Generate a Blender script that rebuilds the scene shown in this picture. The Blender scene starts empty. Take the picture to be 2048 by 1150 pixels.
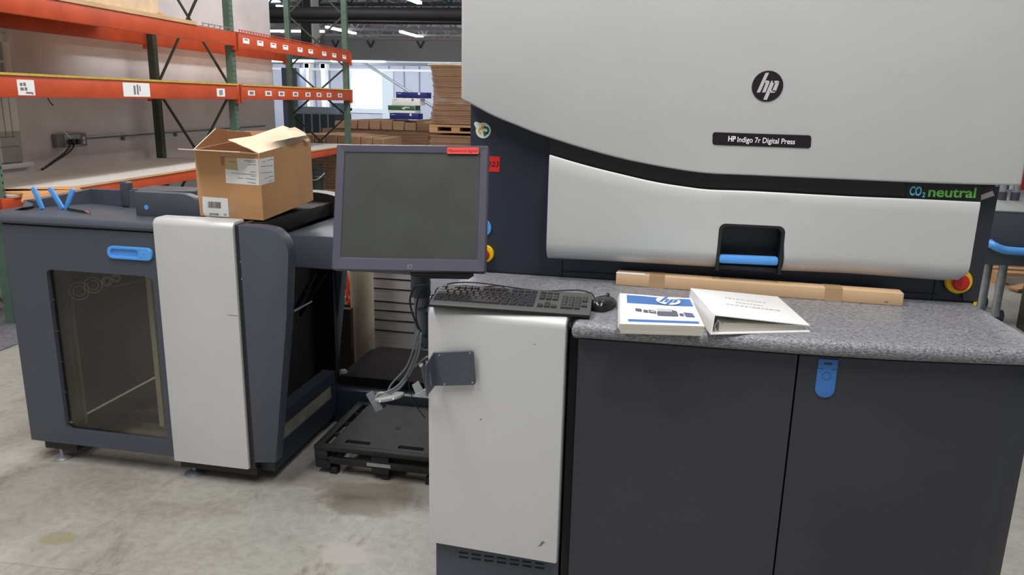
import bpy, bmesh, math, random
from mathutils import Vector, Matrix

# ------------------------------------------------------------------ camera
F, CX, CY, H = 1526.0, 1024.0, 575.0, 1.62
_down = Vector((-134.0, 6225.0, F)).normalized()
_u2 = 308.0
_Y = Vector((_u2, -(_down.x * _u2 + _down.z * F) / _down.y, F)).normalized()
_Z = -_down
_X = _Y.cross(_Z)
if _X.x < 0:
    _X = -_X
CAMR = Matrix((_X, _Y, _Z))            # world = CAMR @ (right, down, forward)
CAMLOC = Vector((0, 0, H))
cam_data = bpy.data.cameras.new('camera')
cam_data.sensor_width = 36.0
cam_data.lens = F / 2048.0 * 36.0
cam_data.clip_start = 0.05
cam_data.clip_end = 300
camera = bpy.data.objects.new('camera', cam_data)
bpy.context.scene.collection.objects.link(camera)
_m = Matrix((( _X.x, -_X.y, -_X.z, 0), (_Y.x, -_Y.y, -_Y.z, 0), (_Z.x, -_Z.y, -_Z.z, H), (0, 0, 0, 1)))
camera.matrix_world = _m
sc = bpy.context.scene
sc.camera = camera

# ------------------------------------------------------------------ world, exposure, lights
sc.view_settings.view_transform = 'Standard'
sc.view_settings.look = 'None'
sc.view_settings.gamma = 1.0
sc.view_settings.use_curve_mapping = False
sc.view_settings.exposure = -0.08
world = bpy.data.worlds.new('world')
sc.world = world
world.use_nodes = True
_bg = world.node_tree.nodes['Background']
_bg.inputs[0].default_value = (0.93, 0.96, 1.0, 1)
_bg.inputs[1].default_value = 0.34


def area(name, loc, sx, sy, power, color=(1, 0.985, 0.965), rot=(0, 0, 0)):
    l = bpy.data.lights.new(name, 'AREA')
    l.shape = 'RECTANGLE'
    l.size, l.size_y = sx, sy
    l.energy = power
    l.color = color
    o = bpy.data.objects.new(name, l)
    o.location = loc
    o.rotation_euler = rot
    sc.collection.objects.link(o)
    return o


area('ceiling_light', (-1.9, 0.6, 4.5), 0.5, 3.4, 150)
area('ceiling_light', (0.7, 0.2, 4.5), 0.5, 3.4, 130)
area('ceiling_light', (-3.0, 4.6, 4.5), 0.5, 3.4, 90)
area('ceiling_light', (1.6, 5.5, 4.5), 0.5, 3.4, 120)
area('ceiling_light', (-3.0, 8.6, 4.5), 0.5, 3.4, 135)
area('ceiling_light', (0.5, 11.0, 4.5), 0.5, 3.4, 160)
area('ceiling_light', (-6.0, 10.6, 4.4), 0.8, 3.0, 180)
area('ceiling_light', (-8.0, 17.7, 2.42), 7.0, 0.5, 190, (0.92, 0.96, 1.0), (math.radians(55), 0, 0))
area('ceiling_light', (-14, 30.0, 4.3), 2.0, 8.0, 700)
area('ceiling_light', (-10, 40.0, 4.3), 2.0, 8.0, 700)
area('ceiling_light', (4, 16.0, 4.3), 1.0, 4.0, 200)

# ------------------------------------------------------------------ back-projection of measured points onto real planes
def ray(px, py):
    return CAMR @ Vector((px - CX, py - CY, F))
def PZ(px, py, z):
    d = ray(px, py); return CAMLOC + d * ((z - H) / d.z)
def PY(px, py, y):
    d = ray(px, py); return CAMLOC + d * (y / d.y)
def PX(px, py, x):
    d = ray(px, py); return CAMLOC + d * (x / d.x)
def PP(px, py, p0, n):
    d = ray(px, py); return CAMLOC + d * ((p0 - CAMLOC).dot(n) / d.dot(n))

# ------------------------------------------------------------------ materials
def lin(c):
    return tuple(((v / 255.0) / 12.92 if v / 255.0 <= 0.04045 else (((v / 255.0) + 0.055) / 1.055) ** 2.4) for v in c)
MATS = {}
def mat(name, col, rough=0.5, metal=0.0, noise=0.0, scale=8.0, bump=0.0, bscale=60.0, spec=0.5, emit=None, coat=0.0, col2=None, stretch=(1, 1, 1), detail=4.0):
    m = bpy.data.materials.new(name); MATS[name] = m
    m.use_nodes = True
    nt = m.node_tree; N = nt.nodes; L = nt.links
    b = N['Principled BSDF']
    c = lin(col)
    b.inputs['Base Color'].default_value = (*c, 1)
    b.inputs['Roughness'].default_value = rough
    b.inputs['Metallic'].default_value = metal
    b.inputs['Specular IOR Level'].default_value = spec
    b.inputs['Coat Weight'].default_value = coat
    tc = N.new('ShaderNodeTexCoord')
    mp = N.new('ShaderNodeMapping'); mp.inputs['Scale'].default_value = stretch
    L.new(tc.outputs['Object'], mp.inputs['Vector'])
    if noise > 0 or col2:
        n = N.new('ShaderNodeTexNoise'); n.inputs['Scale'].default_value = scale; n.inputs['Detail'].default_value = detail
        L.new(mp.outputs[0], n.inputs['Vector'])
        r = N.new('ShaderNodeValToRGB')
        a = lin(col2) if col2 else tuple(v * (1 - noise) for v in c)
        z = c if col2 else tuple(min(1, v * (1 + noise)) for v in c)
        r.color_ramp.elements[0].position = 0.36; r.color_ramp.elements[1].position = 0.64
        r.color_ramp.elements[0].color = (*a, 1); r.color_ramp.elements[1].color = (*z, 1)
        L.new(n.outputs['Fac'], r.inputs[0]); L.new(r.outputs[0], b.inputs['Base Color'])
    if bump > 0:
        n2 = N.new('ShaderNodeTexNoise'); n2.inputs['Scale'].default_value = bscale; n2.inputs['Detail'].default_value = 3
        L.new(mp.outputs[0], n2.inputs['Vector'])
        bp = N.new('ShaderNodeBump'); bp.inputs['Strength'].default_value = bump; bp.inputs['Distance'].default_value = 0.004
        L.new(n2.outputs['Fac'], bp.inputs['Height']); L.new(bp.outputs[0], b.inputs['Normal'])
    if emit:
        b.inputs['Emission Color'].default_value = (*lin(col), 1)
        b.inputs['Emission Strength'].default_value = emit
    return m

SILVER = mat('silver_paint', (203, 204, 203), 0.42, 0.25, noise=0.02, scale=3, bump=0.03, bscale=900)
SLATE = mat('slate_paint', (62, 65, 74), 0.42, 0.0, noise=0.04, scale=2, bump=0.05, bscale=700)
SLATE2 = mat('slate_paint_cabinet', (70, 75, 85), 0.4, 0.0, noise=0.03, scale=3, bump=0.05, bscale=700)
CHAR = mat('charcoal_panel', (53, 54, 62), 0.5, 0.0, noise=0.05, scale=2.5, bump=0.04, bscale=600)
NAVY = mat('dark_navy_panel', (42, 48, 60), 0.42, 0.0, noise=0.05, scale=2)
BLACK = mat('black_plastic', (24, 24, 26), 0.45)
DEEP = mat('black_gap_shade', (10, 10, 12), 0.7)  # near-black for seams and rods; stands in for shade in gaps and recesses
GLOSSB = mat('gloss_black_strip', (30, 27, 28), 0.25)
BLUE = mat('blue_plastic', (86, 158, 232), 0.35)
BLUE2 = mat('blue_plastic_dark', (62, 122, 196), 0.4)
RED = mat('red_plastic', (196, 36, 28), 0.35)
YELL = mat('yellow_plastic', (240, 200, 20), 0.4)
PAPER = mat('white_paper', (240, 240, 238), 0.7)
PAPERE = mat('paper_edges', (205, 200, 190), 0.8, noise=0.12, scale=3, stretch=(1, 1, 220))
CARD = mat('brown_cardboard', (200, 152, 104), 0.75, noise=0.06, scale=6, bump=0.08, bscale=40)
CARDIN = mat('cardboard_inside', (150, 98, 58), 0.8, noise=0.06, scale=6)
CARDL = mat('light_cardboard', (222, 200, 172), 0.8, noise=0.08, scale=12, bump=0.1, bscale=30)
CARDB = mat('tan_carton', (206, 172, 134), 0.72, noise=0.05, scale=5)
TAPE = mat('brown_tape', (178, 148, 110), 0.35)
TAPEC = mat('clear_tape', (190, 152, 118), 0.25)
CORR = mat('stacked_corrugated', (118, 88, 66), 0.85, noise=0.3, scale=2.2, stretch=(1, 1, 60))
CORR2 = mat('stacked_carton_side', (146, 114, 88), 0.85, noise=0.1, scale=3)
ORANGE = mat('orange_beam_paint', (192, 76, 40), 0.45, noise=0.1, scale=5)
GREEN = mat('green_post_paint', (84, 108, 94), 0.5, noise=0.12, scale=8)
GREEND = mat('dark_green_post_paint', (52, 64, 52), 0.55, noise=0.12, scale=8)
HOLE = mat('punched_hole', (16, 18, 18), 0.8)
WALLW = mat('white_wall_paint', (228, 228, 232), 0.7, noise=0.07, scale=1.4, col2=(212, 210, 212))
WOOD = mat('particle_board', (206, 172, 128), 0.75, noise=0.12, scale=14, stretch=(1, 0.2, 1))
PLY = mat('plywood', (205, 152, 98), 0.7, noise=0.14, scale=9, stretch=(1, 0.15, 1))
YEDGE = mat('yellowed_board_edge', (196, 168, 72), 0.75, noise=0.12, scale=20)
LAM = mat('white_laminate_board', (216, 214, 210), 0.5, noise=0.05, scale=4)
GALV = mat('galvanised_steel', (168, 174, 178), 0.38, 0.7, noise=0.12, scale=20)
CHROME = mat('chrome', (225, 225, 225), 0.15, 1.0)
GREYP = mat('grey_plastic', (150, 152, 150), 0.45)
GREYM = mat('grey_metal', (120, 124, 130), 0.45, 0.2)
STEEL = mat('roof_steel', (158, 156, 160), 0.6, 0.1)
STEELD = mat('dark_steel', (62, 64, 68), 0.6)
FASCIA = mat('grey_fascia', (152, 154, 157), 0.7, noise=0.06, scale=1.0)
KEYB = mat('keyboard_dusty_black', (74, 75, 73), 0.5)
KEYC = mat('keycap_black', (50, 50, 52), 0.3)
MONB = mat('monitor_bezel', (72, 71, 84), 0.42, noise=0.02)
SCREEN = mat('screen_glass', (58, 60, 58), 0.4, noise=0.14, scale=7, spec=0.5)
REDP = mat('red_sticker_paper', (226, 66, 56), 0.6)
REDB = mat('bright_red_sticker', (216, 34, 30), 0.6)
INK = mat('black_ink', (20, 20, 22), 0.6)
INKG = mat('grey_ink', (120, 118, 120), 0.7)
INKR = mat('dark_red_ink', (130, 20, 24), 0.6)
GRN = mat('green_print', (112, 196, 88), 0.5)
CYAN = mat('cyan_print', (110, 214, 250), 0.5)
GRND = mat('green_sticker_print', (30, 128, 70), 0.5)
YELP = mat('yellow_sticker_print', (226, 196, 50), 0.5)
BLUEP = mat('blue_print', (68, 116, 182), 0.5)
WHITEP = mat('white_plastic', (242, 242, 240), 0.4)
NAVYB = mat('navy_box_card', (30, 42, 118), 0.5)
GREENB = mat('green_box_card', (58, 98, 70), 0.5)
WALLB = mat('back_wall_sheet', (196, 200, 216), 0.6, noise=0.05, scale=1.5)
BEIGE = mat('beige_tube', (186, 172, 152), 0.55, noise=0.04)
LITE = mat('lit_fluorescent_tube', (240, 246, 255), 0.5, emit=7.0)
SKYW = mat('daylight_beyond_window', (236, 250, 255), 0.5, emit=3.4)
SKYD = mat('lit_skylight', (226, 238, 250), 0.5, emit=2.6)
PALLETB = mat('black_pallet_plastic', (44, 44, 46), 0.6, spec=0.25, noise=0.2, scale=9, bump=0.1, bscale=90)
WOODP = mat('pallet_wood', (176, 136, 96), 0.8, noise=0.16, scale=10, stretch=(0.2, 1, 1))

def counter_mat():
    m = mat('speckled_grey_laminate', (120, 120, 124), 0.36, bump=0.45, bscale=230)
    N = m.node_tree.nodes; L = m.node_tree.links; b = N['Principled BSDF']
    tc = N.new('ShaderNodeTexCoord')
    n = N.new('ShaderNodeTexNoise'); n.inputs['Scale'].default_value = 260; n.inputs['Detail'].default_value = 5; n.inputs['Roughness'].default_value = 0.7
    mp = N.new('ShaderNodeMapping'); mp.inputs['Scale'].default_value = (0.45, 1, 1); mp.inputs['Rotation'].default_value = (0, 0, 0.5)
    L.new(tc.outputs['Object'], mp.inputs[0]); L.new(mp.outputs[0], n.inputs['Vector'])
    r = N.new('ShaderNodeValToRGB'); e = r.color_ramp.elements
    e[0].position = 0.36; e[0].color = (*lin((90, 91, 96)), 1)
    e[1].position = 0.64; e[1].color = (*lin((176, 177, 182)), 1)
    n3 = N.new('ShaderNodeTexNoise'); n3.inputs['Scale'].default_value = 3.0; L.new(tc.outputs['Object'], n3.inputs['Vector'])
    mx = N.new('ShaderNodeMix'); mx.data_type = 'RGBA'; mx.blend_type = 'MULTIPLY'; mx.inputs[0].default_value = 0.35
    L.new(n.outputs['Fac'], r.inputs[0]); L.new(r.outputs[0], mx.inputs[6]); L.new(n3.outputs['Fac'], mx.inputs[7])
    L.new(mx.outputs[2], b.inputs['Base Color'])
    return m
COUNTER = counter_mat()

def floor_mat():
    m = mat('worn_concrete', (190, 186, 176), 0.42)
    N = m.node_tree.nodes; L = m.node_tree.links; b = N['Principled BSDF']
    tc = N.new('ShaderNodeTexCoord')
    def noise(s, d=6, r=0.6, w=(1, 1, 1)):
        mp = N.new('ShaderNodeMapping'); mp.inputs['Scale'].default_value = w
        L.new(tc.outputs['Object'], mp.inputs[0])
        n = N.new('ShaderNodeTexNoise'); n.inputs['Scale'].default_value = s; n.inputs['Detail'].default_value = d; n.inputs['Roughness'].default_value = r
        n.inputs['Distortion'].default_value = 0.4
        L.new(mp.outputs[0], n.inputs['Vector']); return n
    def ramp(src, stops):
        r = N.new('ShaderNodeValToRGB'); e = r.color_ramp.elements
        for i, (p, c) in enumerate(stops):
            if i > 1: e.new(p)
        for i, (p, c) in enumerate(stops):
            e[i].position = p; e[i].color = (*lin(c), 1)
        L.new(src, r.inputs[0]); return r
    a = ramp(noise(1.1, 8, 0.62).outputs['Fac'], [(0.30, (134, 130, 121)), (0.48, (164, 162, 154)), (0.7, (186, 185, 178))])
    s = ramp(noise(2.2, 7, 0.7, (1.3, 0.7, 1)).outputs['Fac'], [(0.30, (158, 146, 128)), (0.44, (255, 255, 255)), (1.0, (255, 255, 255))])
    f = ramp(noise(26, 5, 0.6).outputs['Fac'], [(0.3, (218, 218, 218)), (0.6, (255, 255, 255))])
    def mul(x, y, fac=1.0):
        mx = N.new('ShaderNodeMix'); mx.data_type = 'RGBA'; mx.blend_type = 'MULTIPLY'; mx.inputs[0].default_value = fac
        L.new(x, mx.inputs[6]); L.new(y, mx.inputs[7]); return mx.outputs[2]
    c = mul(mul(a.outputs[0], s.outputs[0], 0.8), f.outputs[0], 0.7)
    # individual stains (elliptical, soft): centre x, y, radius x, radius y, colour, strength
    sep = N.new('ShaderNodeSeparateXYZ'); L.new(tc.outputs['Object'], sep.inputs[0])
    def mathn(op, x, y=None):
        n = N.new('ShaderNodeMath'); n.operation = op
        for i, v in enumerate((x, y)):
            if v is None: continue
            if isinstance(v, (int, float)): n.inputs[i].default_value = v
            else: L.new(v, n.inputs[i])
        return n.outputs[0]
    wob = noise(9, 4, 0.6).outputs['Fac']
    for (px, py, rx, ry, col, st) in STAINS:
        p = PZ(px, py, 0)
        dx = mathn('DIVIDE', mathn('SUBTRACT', sep.outputs[0], p.x), rx)
        dy = mathn('DIVIDE', mathn('SUBTRACT', sep.outputs[1], p.y), ry)
        d = mathn('SQRT', mathn('ADD', mathn('MULTIPLY', dx, dx), mathn('MULTIPLY', dy, dy)))
        d = mathn('ADD', d, mathn('MULTIPLY', mathn('SUBTRACT', wob, 0.5), 1.3))
        k = N.new('ShaderNodeMapRange'); k.inputs[1].default_value = 0.8; k.inputs[2].default_value = 1.15; k.inputs[3].default_value = st; k.inputs[4].default_value = 0.0
        L.new(d, k.inputs[0])
        mx = N.new('ShaderNodeMix'); mx.data_type = 'RGBA'
        L.new(k.outputs[0], mx.inputs[0]); L.new(c, mx.inputs[6]); mx.inputs[7].default_value = (*lin(col), 1)
        c = mx.outputs[2]
    # hairline joints
    for (pa, pb, w) in JOINTS:
        A = PZ(*pa, 0); B_ = PZ(*pb, 0); dv = (B_ - A).normalized(); nx, ny = -dv.y, dv.x
        d = mathn('ADD', mathn('ADD', mathn('MULTIPLY', sep.outputs[0], nx), mathn('MULTIPLY', sep.outputs[1], ny)), -(A.x * nx + A.y * ny))
        d = mathn('ABSOLUTE', mathn('ADD', d, mathn('MULTIPLY', mathn('SUBTRACT', wob, 0.5), 0.02)))
        k = N.new('ShaderNodeMapRange'); k.inputs[1].default_value = 0; k.inputs[2].default_value = w; k.inputs[3].default_value = 0.45 if w < .01 else 0.2; k.inputs[4].default_value = 0.0
        L.new(d, k.inputs[0])
        mx = N.new('ShaderNodeMix'); mx.data_type = 'RGBA'
        L.new(k.outputs[0], mx.inputs[0]); L.new(c, mx.inputs[6]); mx.inputs[7].default_value = (*lin((120, 108, 98)), 1)
        c = mx.outputs[2]
    L.new(c, b.inputs['Base Color'])
    return m
STAINS = [(112, 1076, 0.075, 0.045, (150, 142, 112), 0.8), (745, 995, 0.20, 0.14, (116, 104, 88), 0.6),
          (715, 1012, 0.11, 0.08, (104, 94, 80), 0.55), (800, 950, 0.12, 0.10, (118, 106, 90), 0.5), (600, 960, 0.5, 0.05, (150, 140, 128), 0.4),
          (690, 1110, 0.10, 0.06, (182, 179, 172), 0.8), (40, 1060, 0.18, 0.02, (160, 156, 150), 0.6)]
JOINTS = [((0, 1124), (160, 1143), 0.006), ((300, 990), (180, 1070), 0.02)]
CONC = floor_mat()

def glass_mat(name, tint, gloss=0.08):
    m = bpy.data.materials.new(name); m.use_nodes = True
    nt = m.node_tree; N = nt.nodes; L = nt.links
    for n in list(N): N.remove(n)
    o = N.new('ShaderNodeOutputMaterial'); t = N.new('ShaderNodeBsdfTransparent'); g = N.new('ShaderNodeBsdfGlossy'); mx = N.new('ShaderNodeMixShader')
    t.inputs[0].default_value = (*tint, 1); g.inputs[0].default_value = (0.9, 0.9, 0.88, 1); g.inputs['Roughness'].default_value = 0.12
    mx.inputs[0].default_value = gloss
    L.new(t.outputs[0], mx.inputs[1]); L.new(g.outputs[0], mx.inputs[2]); L.new(mx.outputs[0], o.inputs[0])
    return m
SMOKE = glass_mat('smoked_acrylic', (0.74, 0.72, 0.67), 0.06)
GLASS = glass_mat('clear_glass', (0.9, 0.95, 0.95), 0.08)

# ------------------------------------------------------------------ mesh helpers
def WM(o):
    m = Matrix.LocRotScale(o.location, o.rotation_euler, o.scale)
    return WM(o.parent) @ m if o.parent else m
class B:
    """collects geometry (world coordinates) for ONE mesh object"""
    def __init__(s):
        s.bm = bmesh.new(); s.mats = []
    def mi(s, m):
        if m not in s.mats: s.mats.append(m)
        return s.mats.index(m)
    def face(s, pts, m):
        vs = [s.bm.verts.new(Vector(p)) for p in pts]
        f = s.bm.faces.new(vs); f.material_index = s.mi(m); return f
    def box(s, lo, hi, m, bevel=0.0, seg=2, M=None):
        x0, y0, z0 = lo; x1, y1, z1 = hi
        c = [(x0, y0, z0), (x1, y0, z0), (x1, y1, z0), (x0, y1, z0), (x0, y0, z1), (x1, y0, z1), (x1, y1, z1), (x0, y1, z1)]
        vs = [s.bm.verts.new((M @ Vector(p)) if M else Vector(p)) for p in c]
        fs = []
        for q in ((0, 3, 2, 1), (4, 5, 6, 7), (0, 1, 5, 4), (1, 2, 6, 5), (2, 3, 7, 6), (3, 0, 4, 7)):
            f = s.bm.faces.new([vs[i] for i in q]); f.material_index = s.mi(m); fs.append(f)
        if bevel > 0:
            es = list({e for f in fs for e in f.edges})
            bmesh.ops.bevel(s.bm, geom=es, offset=bevel, segments=seg, profile=0.5, affect='EDGES', clamp_overlap=True)
        return vs
    def prism(s, pts, vec, m, bevel=0.0, seg=2, front_only=True, sidemat=None):
        """pts: coplanar outline of the FRONT; vec: extrusion towards the back"""
        vec = Vector(vec); pts = [Vector(p) for p in pts]
        a = [s.bm.verts.new(p) for p in pts]; b = [s.bm.verts.new(p + vec) for p in pts]
        n = len(a); i0 = s.mi(m); i1 = s.mi(sidemat) if sidemat else i0
        f = s.bm.faces.new(a); f.material_index = i0
        g = s.bm.faces.new(b[::-1]); g.material_index = i0
        fs = [f, g]
        for i in range(n):
            q = s.bm.faces.new([a[i], b[i], b[(i + 1) % n], a[(i + 1) % n]]); q.material_index = i1; fs.append(q)
        bmesh.ops.recalc_face_normals(s.bm, faces=fs)
        if bevel > 0:
            bmesh.ops.bevel(s.bm, geom=list(f.edges), offset=bevel, segments=seg, profile=0.5, affect='EDGES', clamp_overlap=True)
        return s
    def ring(s, rings, m, closed=True, caps=True):
        R = [[s.bm.verts.new(Vector(p)) for p in r] for r in rings]; k = s.mi(m); fs = []
        n = len(R[0])
        for a, b in zip(R, R[1:]):
            for i in range(n if closed else n - 1):
                f = s.bm.faces.new([a[i], a[(i + 1) % n], b[(i + 1) % n], b[i]]); f.material_index = k; f.smooth = True; fs.append(f)
        if caps:
            for r in (R[0][::-1], R[-1]):
                f = s.bm.faces.new(r); f.material_index = k; fs.append(f)
        bmesh.ops.recalc_face_normals(s.bm, faces=fs)
        return s
    def tube(s, pts, r, m, n=10, caps=True):
        pts = [Vector(p) for p in pts]; rings = []
        up = None
        for i, p in enumerate(pts):
            t = (pts[min(i + 1, len(pts) - 1)] - pts[max(i - 1, 0)]).normalized()
            if up is None:
                up = Vector((0, 0, 1)) if abs(t.z) < 0.9 else Vector((1, 0, 0))
            a = t.cross(up).normalized(); b = a.cross(t).normalized(); up = b
            rr = r[i] if isinstance(r, (list, tuple)) else r
            rings.append([p + (a * math.cos(2 * math.pi * k / n) + b * math.sin(2 * math.pi * k / n)) * rr for k in range(n)])
        return s.ring(rings, m, caps=caps)
    def cyl(s, a, b, r, m, n=24, r2=None):
        return s.tube([a, b], [r, r if r2 is None else r2], m, n)
    def lathe(s, c, prof, m, n=32, axis=Vector((0, 0, 1))):
        axis = Vector(axis).normalized(); u = axis.orthogonal().normalized(); v = axis.cross(u); c = Vector(c)
        return s.ring([[c + axis * h + (u * math.cos(2 * math.pi * k / n) + v * math.sin(2 * math.pi * k / n)) * max(r, 1e-4) for k in range(n)] for r, h in prof], m)
    def bar(s, a, b, w, h, m, side=None, bevel=0.0):
        """rectangular bar from a to b, w along `side`, h along the third axis"""
        a, b = Vector(a), Vector(b); t = (b - a).normalized()
        sd = Vector(side) if side is not None else (t.cross(Vector((0, 0, 1))) if abs(t.z) < 0.95 else Vector((1, 0, 0)))
        sd = (sd - t * sd.dot(t)).normalized(); u = sd.cross(t).normalized()
        M = Matrix((( sd.x, t.x, u.x, a.x), (sd.y, t.y, u.y, a.y), (sd.z, t.z, u.z, a.z), (0, 0, 0, 1)))
        s.box((-w / 2, 0, -h / 2), (w / 2, (b - a).length, h / 2), m, bevel, M=M); return s
    def build(s, name, parent=None, label=None, sharp=38):
        me = bpy.data.meshes.new(name)
        if parent is not None:
            s.bm.transform(WM(parent).inverted())
        for f in s.bm.faces: f.smooth = True
        s.bm.to_mesh(me); s.bm.free()
        for m in s.mats: me.materials.append(m)
        me.set_sharp_from_angle(angle=math.radians(sharp))
        o = bpy.data.objects.new(name, me); sc.collection.objects.link(o)
        if parent is not None: o.parent = parent
        if label: o['label'] = label
        return o
def thing(name, label, cat, loc=(0, 0, 0), rot=(0, 0, 0), group=None):
    o = bpy.data.objects.new(name, None); o.empty_display_size = 0.05
    o.location = loc; o.rotation_euler = rot; sc.collection.objects.link(o)
    o['label'] = label; o['category'] = cat
    if group: o['group'] = group
    return o
def tag(o, label, cat, group=None):
    o['label'] = label; o['category'] = cat
    if group: o['group'] = group
    return o
def struct(o):
    o['kind'] = 'structure'; return o
def dup(root, loc, rot=None, label=None):
    r = root.copy(); sc.collection.objects.link(r); r.location = loc
    if rot is not None: r.rotation_euler = rot
    if label: r['label'] = label
    for ch in root.children:
        c = ch.copy(); sc.collection.objects.link(c); c.parent = r
        for g in ch.children:
            d = g.copy(); sc.collection.objects.link(d); d.parent = c
    return r
def smooth_line(pts, k=6):
    pts = [Vector(p) for p in pts]; out = []
    for i in range(len(pts) - 1):
        p0 = pts[max(i - 1, 0)]; p1 = pts[i]; p2 = pts[i + 1]; p3 = pts[min(i + 2, len(pts) - 1)]
        for j in range(k):
            t = j / k
            out.append(0.5 * ((2 * p1) + (p2 - p0) * t + (2 * p0 - 5 * p1 + 4 * p2 - p3) * t * t + (3 * p1 - p0 - 3 * p2 + p3) * t ** 3))
    out.append(pts[-1]); return out
def rrect(w, h, r, n=6, cx=0, cy=0):
    out = []
    for (sx, sy, a0) in ((1, 1, 0), (-1, 1, 90), (-1, -1, 180), (1, -1, 270)):
        for k in range(n + 1):
            a = math.radians(a0 + 90 * k / n)
            out.append((cx + sx * (w / 2 - r) + r * math.cos(a), cy + sy * (h / 2 - r) + r * math.sin(a)))
    return out
def text_mesh(name, body, size, M, m, parent, extrude=0.0004, bold=0.0, shear=0.0, align='CENTER', xs=1.0, label=None, spacing=1.0):
    """lettering; M maps text plane (x right, y up, z out) to world"""
    cu = bpy.data.curves.new(name, 'FONT'); cu.body = body; cu.size = size; cu.extrude = extrude
    cu.offset = bold; cu.shear = shear; cu.align_x = align; cu.align_y = 'CENTER'; cu.space_character = spacing
    t = bpy.data.objects.new('tmp', cu); sc.collection.objects.link(t)
    bpy.context.view_layer.update()
    dg = bpy.context.evaluated_depsgraph_get()
    me = bpy.data.meshes.new_from_object(t.evaluated_get(dg))
    bpy.data.objects.remove(t); bpy.data.curves.remove(cu)
    me.name = name
    S = Matrix.Diagonal((xs, 1, 1, 1))
    me.transform((WM(parent).inverted() if parent is not None else Matrix()) @ M @ S)
    me.materials.clear(); me.materials.append(m)
    o = bpy.data.objects.new(name, me); sc.collection.objects.link(o)
    if parent is not None: o.parent = parent
    if label: o['label'] = label
    return o
def frame(o, x, up):
    """matrix with origin o, x axis, up-ish axis; z = outward normal"""
    o = Vector(o); x = Vector(x).normalized(); z = x.cross(Vector(up)).normalized(); y = z.cross(x)
    return Matrix(((x.x, y.x, z.x, o.x), (x.y, y.y, z.y, o.y), (x.z, y.z, z.z, o.z), (0, 0, 0, 1)))
FRONT = lambda p: frame(p, (1, 0, 0), (0, 0, 1))     # text plane facing the viewer (-Y)

# ================================================================== DIGITAL PRESS
YB, YD = 2.47, 2.385                 # body front plane, door front plane
press = thing('digital_press', 'large silver and charcoal digital press with curved upper door and speckled grey worktop', 'printing press', (0.17, 2.9, 0))
b = B(); b.box((-0.622, YB, 0.03), (0.962, 4.0, 2.42), NAVY, 0.004)
b.box((PY(1124, 540, YB).x - 0.0012, YB - 0.002, 1.05), (PY(1124, 540, YB).x + 0.0012, YB + 0.01, 1.14), DEEP)
b.box((PY(1126, 545, YB).x, YB - 0.0018, 1.072), (PY(1875, 590, YB).x, YB + 0.01, 1.0745), DEEP)
b.box((PY(1868, 575, YB).x - 0.0012, YB - 0.002, 1.05), (PY(1868, 575, YB).x + 0.0012, YB + 0.01, 1.14), DEEP)
b.box((-0.60, YB - 0.004, 1.03), (0.93, YB + 0.01, 1.0555), DEEP)
b.build('body', press)
# right pillar, flush with the band
b = B(); b.prism([PY(1960, 371, YB - 0.006), PY(2000, 373, YB - 0.006), PY(1956, 604, YB - 0.006), PY(1925, 602, YB - 0.006), PY(1925, 371, YB - 0.006)], (0, 0.016, 0), CHAR, 0.002)
b.build('end_pillar', press)
b = B()
b.box((-0.668, 2.56, PY(917, 60, 2.56).z), (-0.626, 3.7, 2.40), SILVER, 0.018, 5)
b.build('side_cover', press)
# upper door
low = [(922, 198), (937, 206), (959, 218), (988, 233), (1032, 251), (1067, 265), (1102, 277), (1149, 292), (1208, 309), (1266, 323), (1340, 337), (1413, 347), (1500, 351), (1700, 360), (1813, 365), (1966, 370), (2041, 371)]
pts = smooth_line([PY(*p, YD) for p in low[1:]], 4)
pts = [PY(921.5, 196, YD), PY(924, 200, YD)] + pts
zt = 2.38
pts = [Vector((p.x, YD, p.z)) for p in pts] + [Vector((pts[-1].x + 0.004, YD, pts[-1].z + 0.004)), Vector((pts[-1].x + 0.004, YD, zt)), Vector((PY(922, 0, YD).x, YD, zt))]
b = B(); b.prism(pts, (0, 0.06, 0), SILVER, 0.007, 3); b.build('upper_door', press)
# black band behind the two doors
up = [(1100, 262), (1150, 282), (1210, 299), (1268, 313), (1342, 327), (1415, 337), (1500, 341), (1700, 350), (1815, 355), (1962, 360)]
lo = [(1962, 415), (1811, 408), (1700, 404), (1500, 393), (1419, 391), (1369, 385), (1310, 375), (1252, 362), (1193, 347), (1149, 335), (1100, 321)]
b = B(); b.prism([PY(*p, YD + 0.03) for p in up + lo], (0, 0.06, 0), GLOSSB); b.build('black_band', press)
# CO2 neutral sticker
pl = YD + 0.0285
b = B(); b.prism([PY(1811.5, 366.5, pl), PY(1957, 372, pl), PY(1957, 404.5, pl), PY(1811.5, 397.5, pl)], (0, 0.0012, 0), BLACK)
stk = b.build('slogan_sticker', press, 'black sticker reading CO2 neutral')
def text_between(name, body, pa, pb, y, cap_px, m, parent, bold=0.0, label=None, fit=True, shear=0.0):
    """lettering whose ends sit at the two measured points of plane y"""
    A, C_ = PY(*pa, y), PY(*pb, y); w = (C_ - A).length
    capz = cap_px * (A.y + C_.y) * 0.5 / F * 1.0
    size = capz / 0.70
    Mx = frame((A + C_) / 2, C_ - A, (0, 0, 1))
    o = text_mesh(name, body, size, Mx, m, parent, 0.0004, bold, shear, label=label)
    if fit:
        inv = (WM(parent).inverted() @ Mx).inverted()
        xs = [(inv @ v.co).x for v in o.data.vertices]; ww = max(xs) - min(xs); cxx = (max(xs) + min(xs)) / 2
        k = w / ww; back = WM(parent).inverted() @ Mx
        for v in o.data.vertices:
            q = inv @ v.co; q.x = (q.x - cxx) * k; v.co = back @ q
    return o
text_between('blue_lettering', 'CO', (1819.5, 382.5), (1843, 383.6), pl - 0.0006, 16, CYAN, stk, 0.0008)
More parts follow.
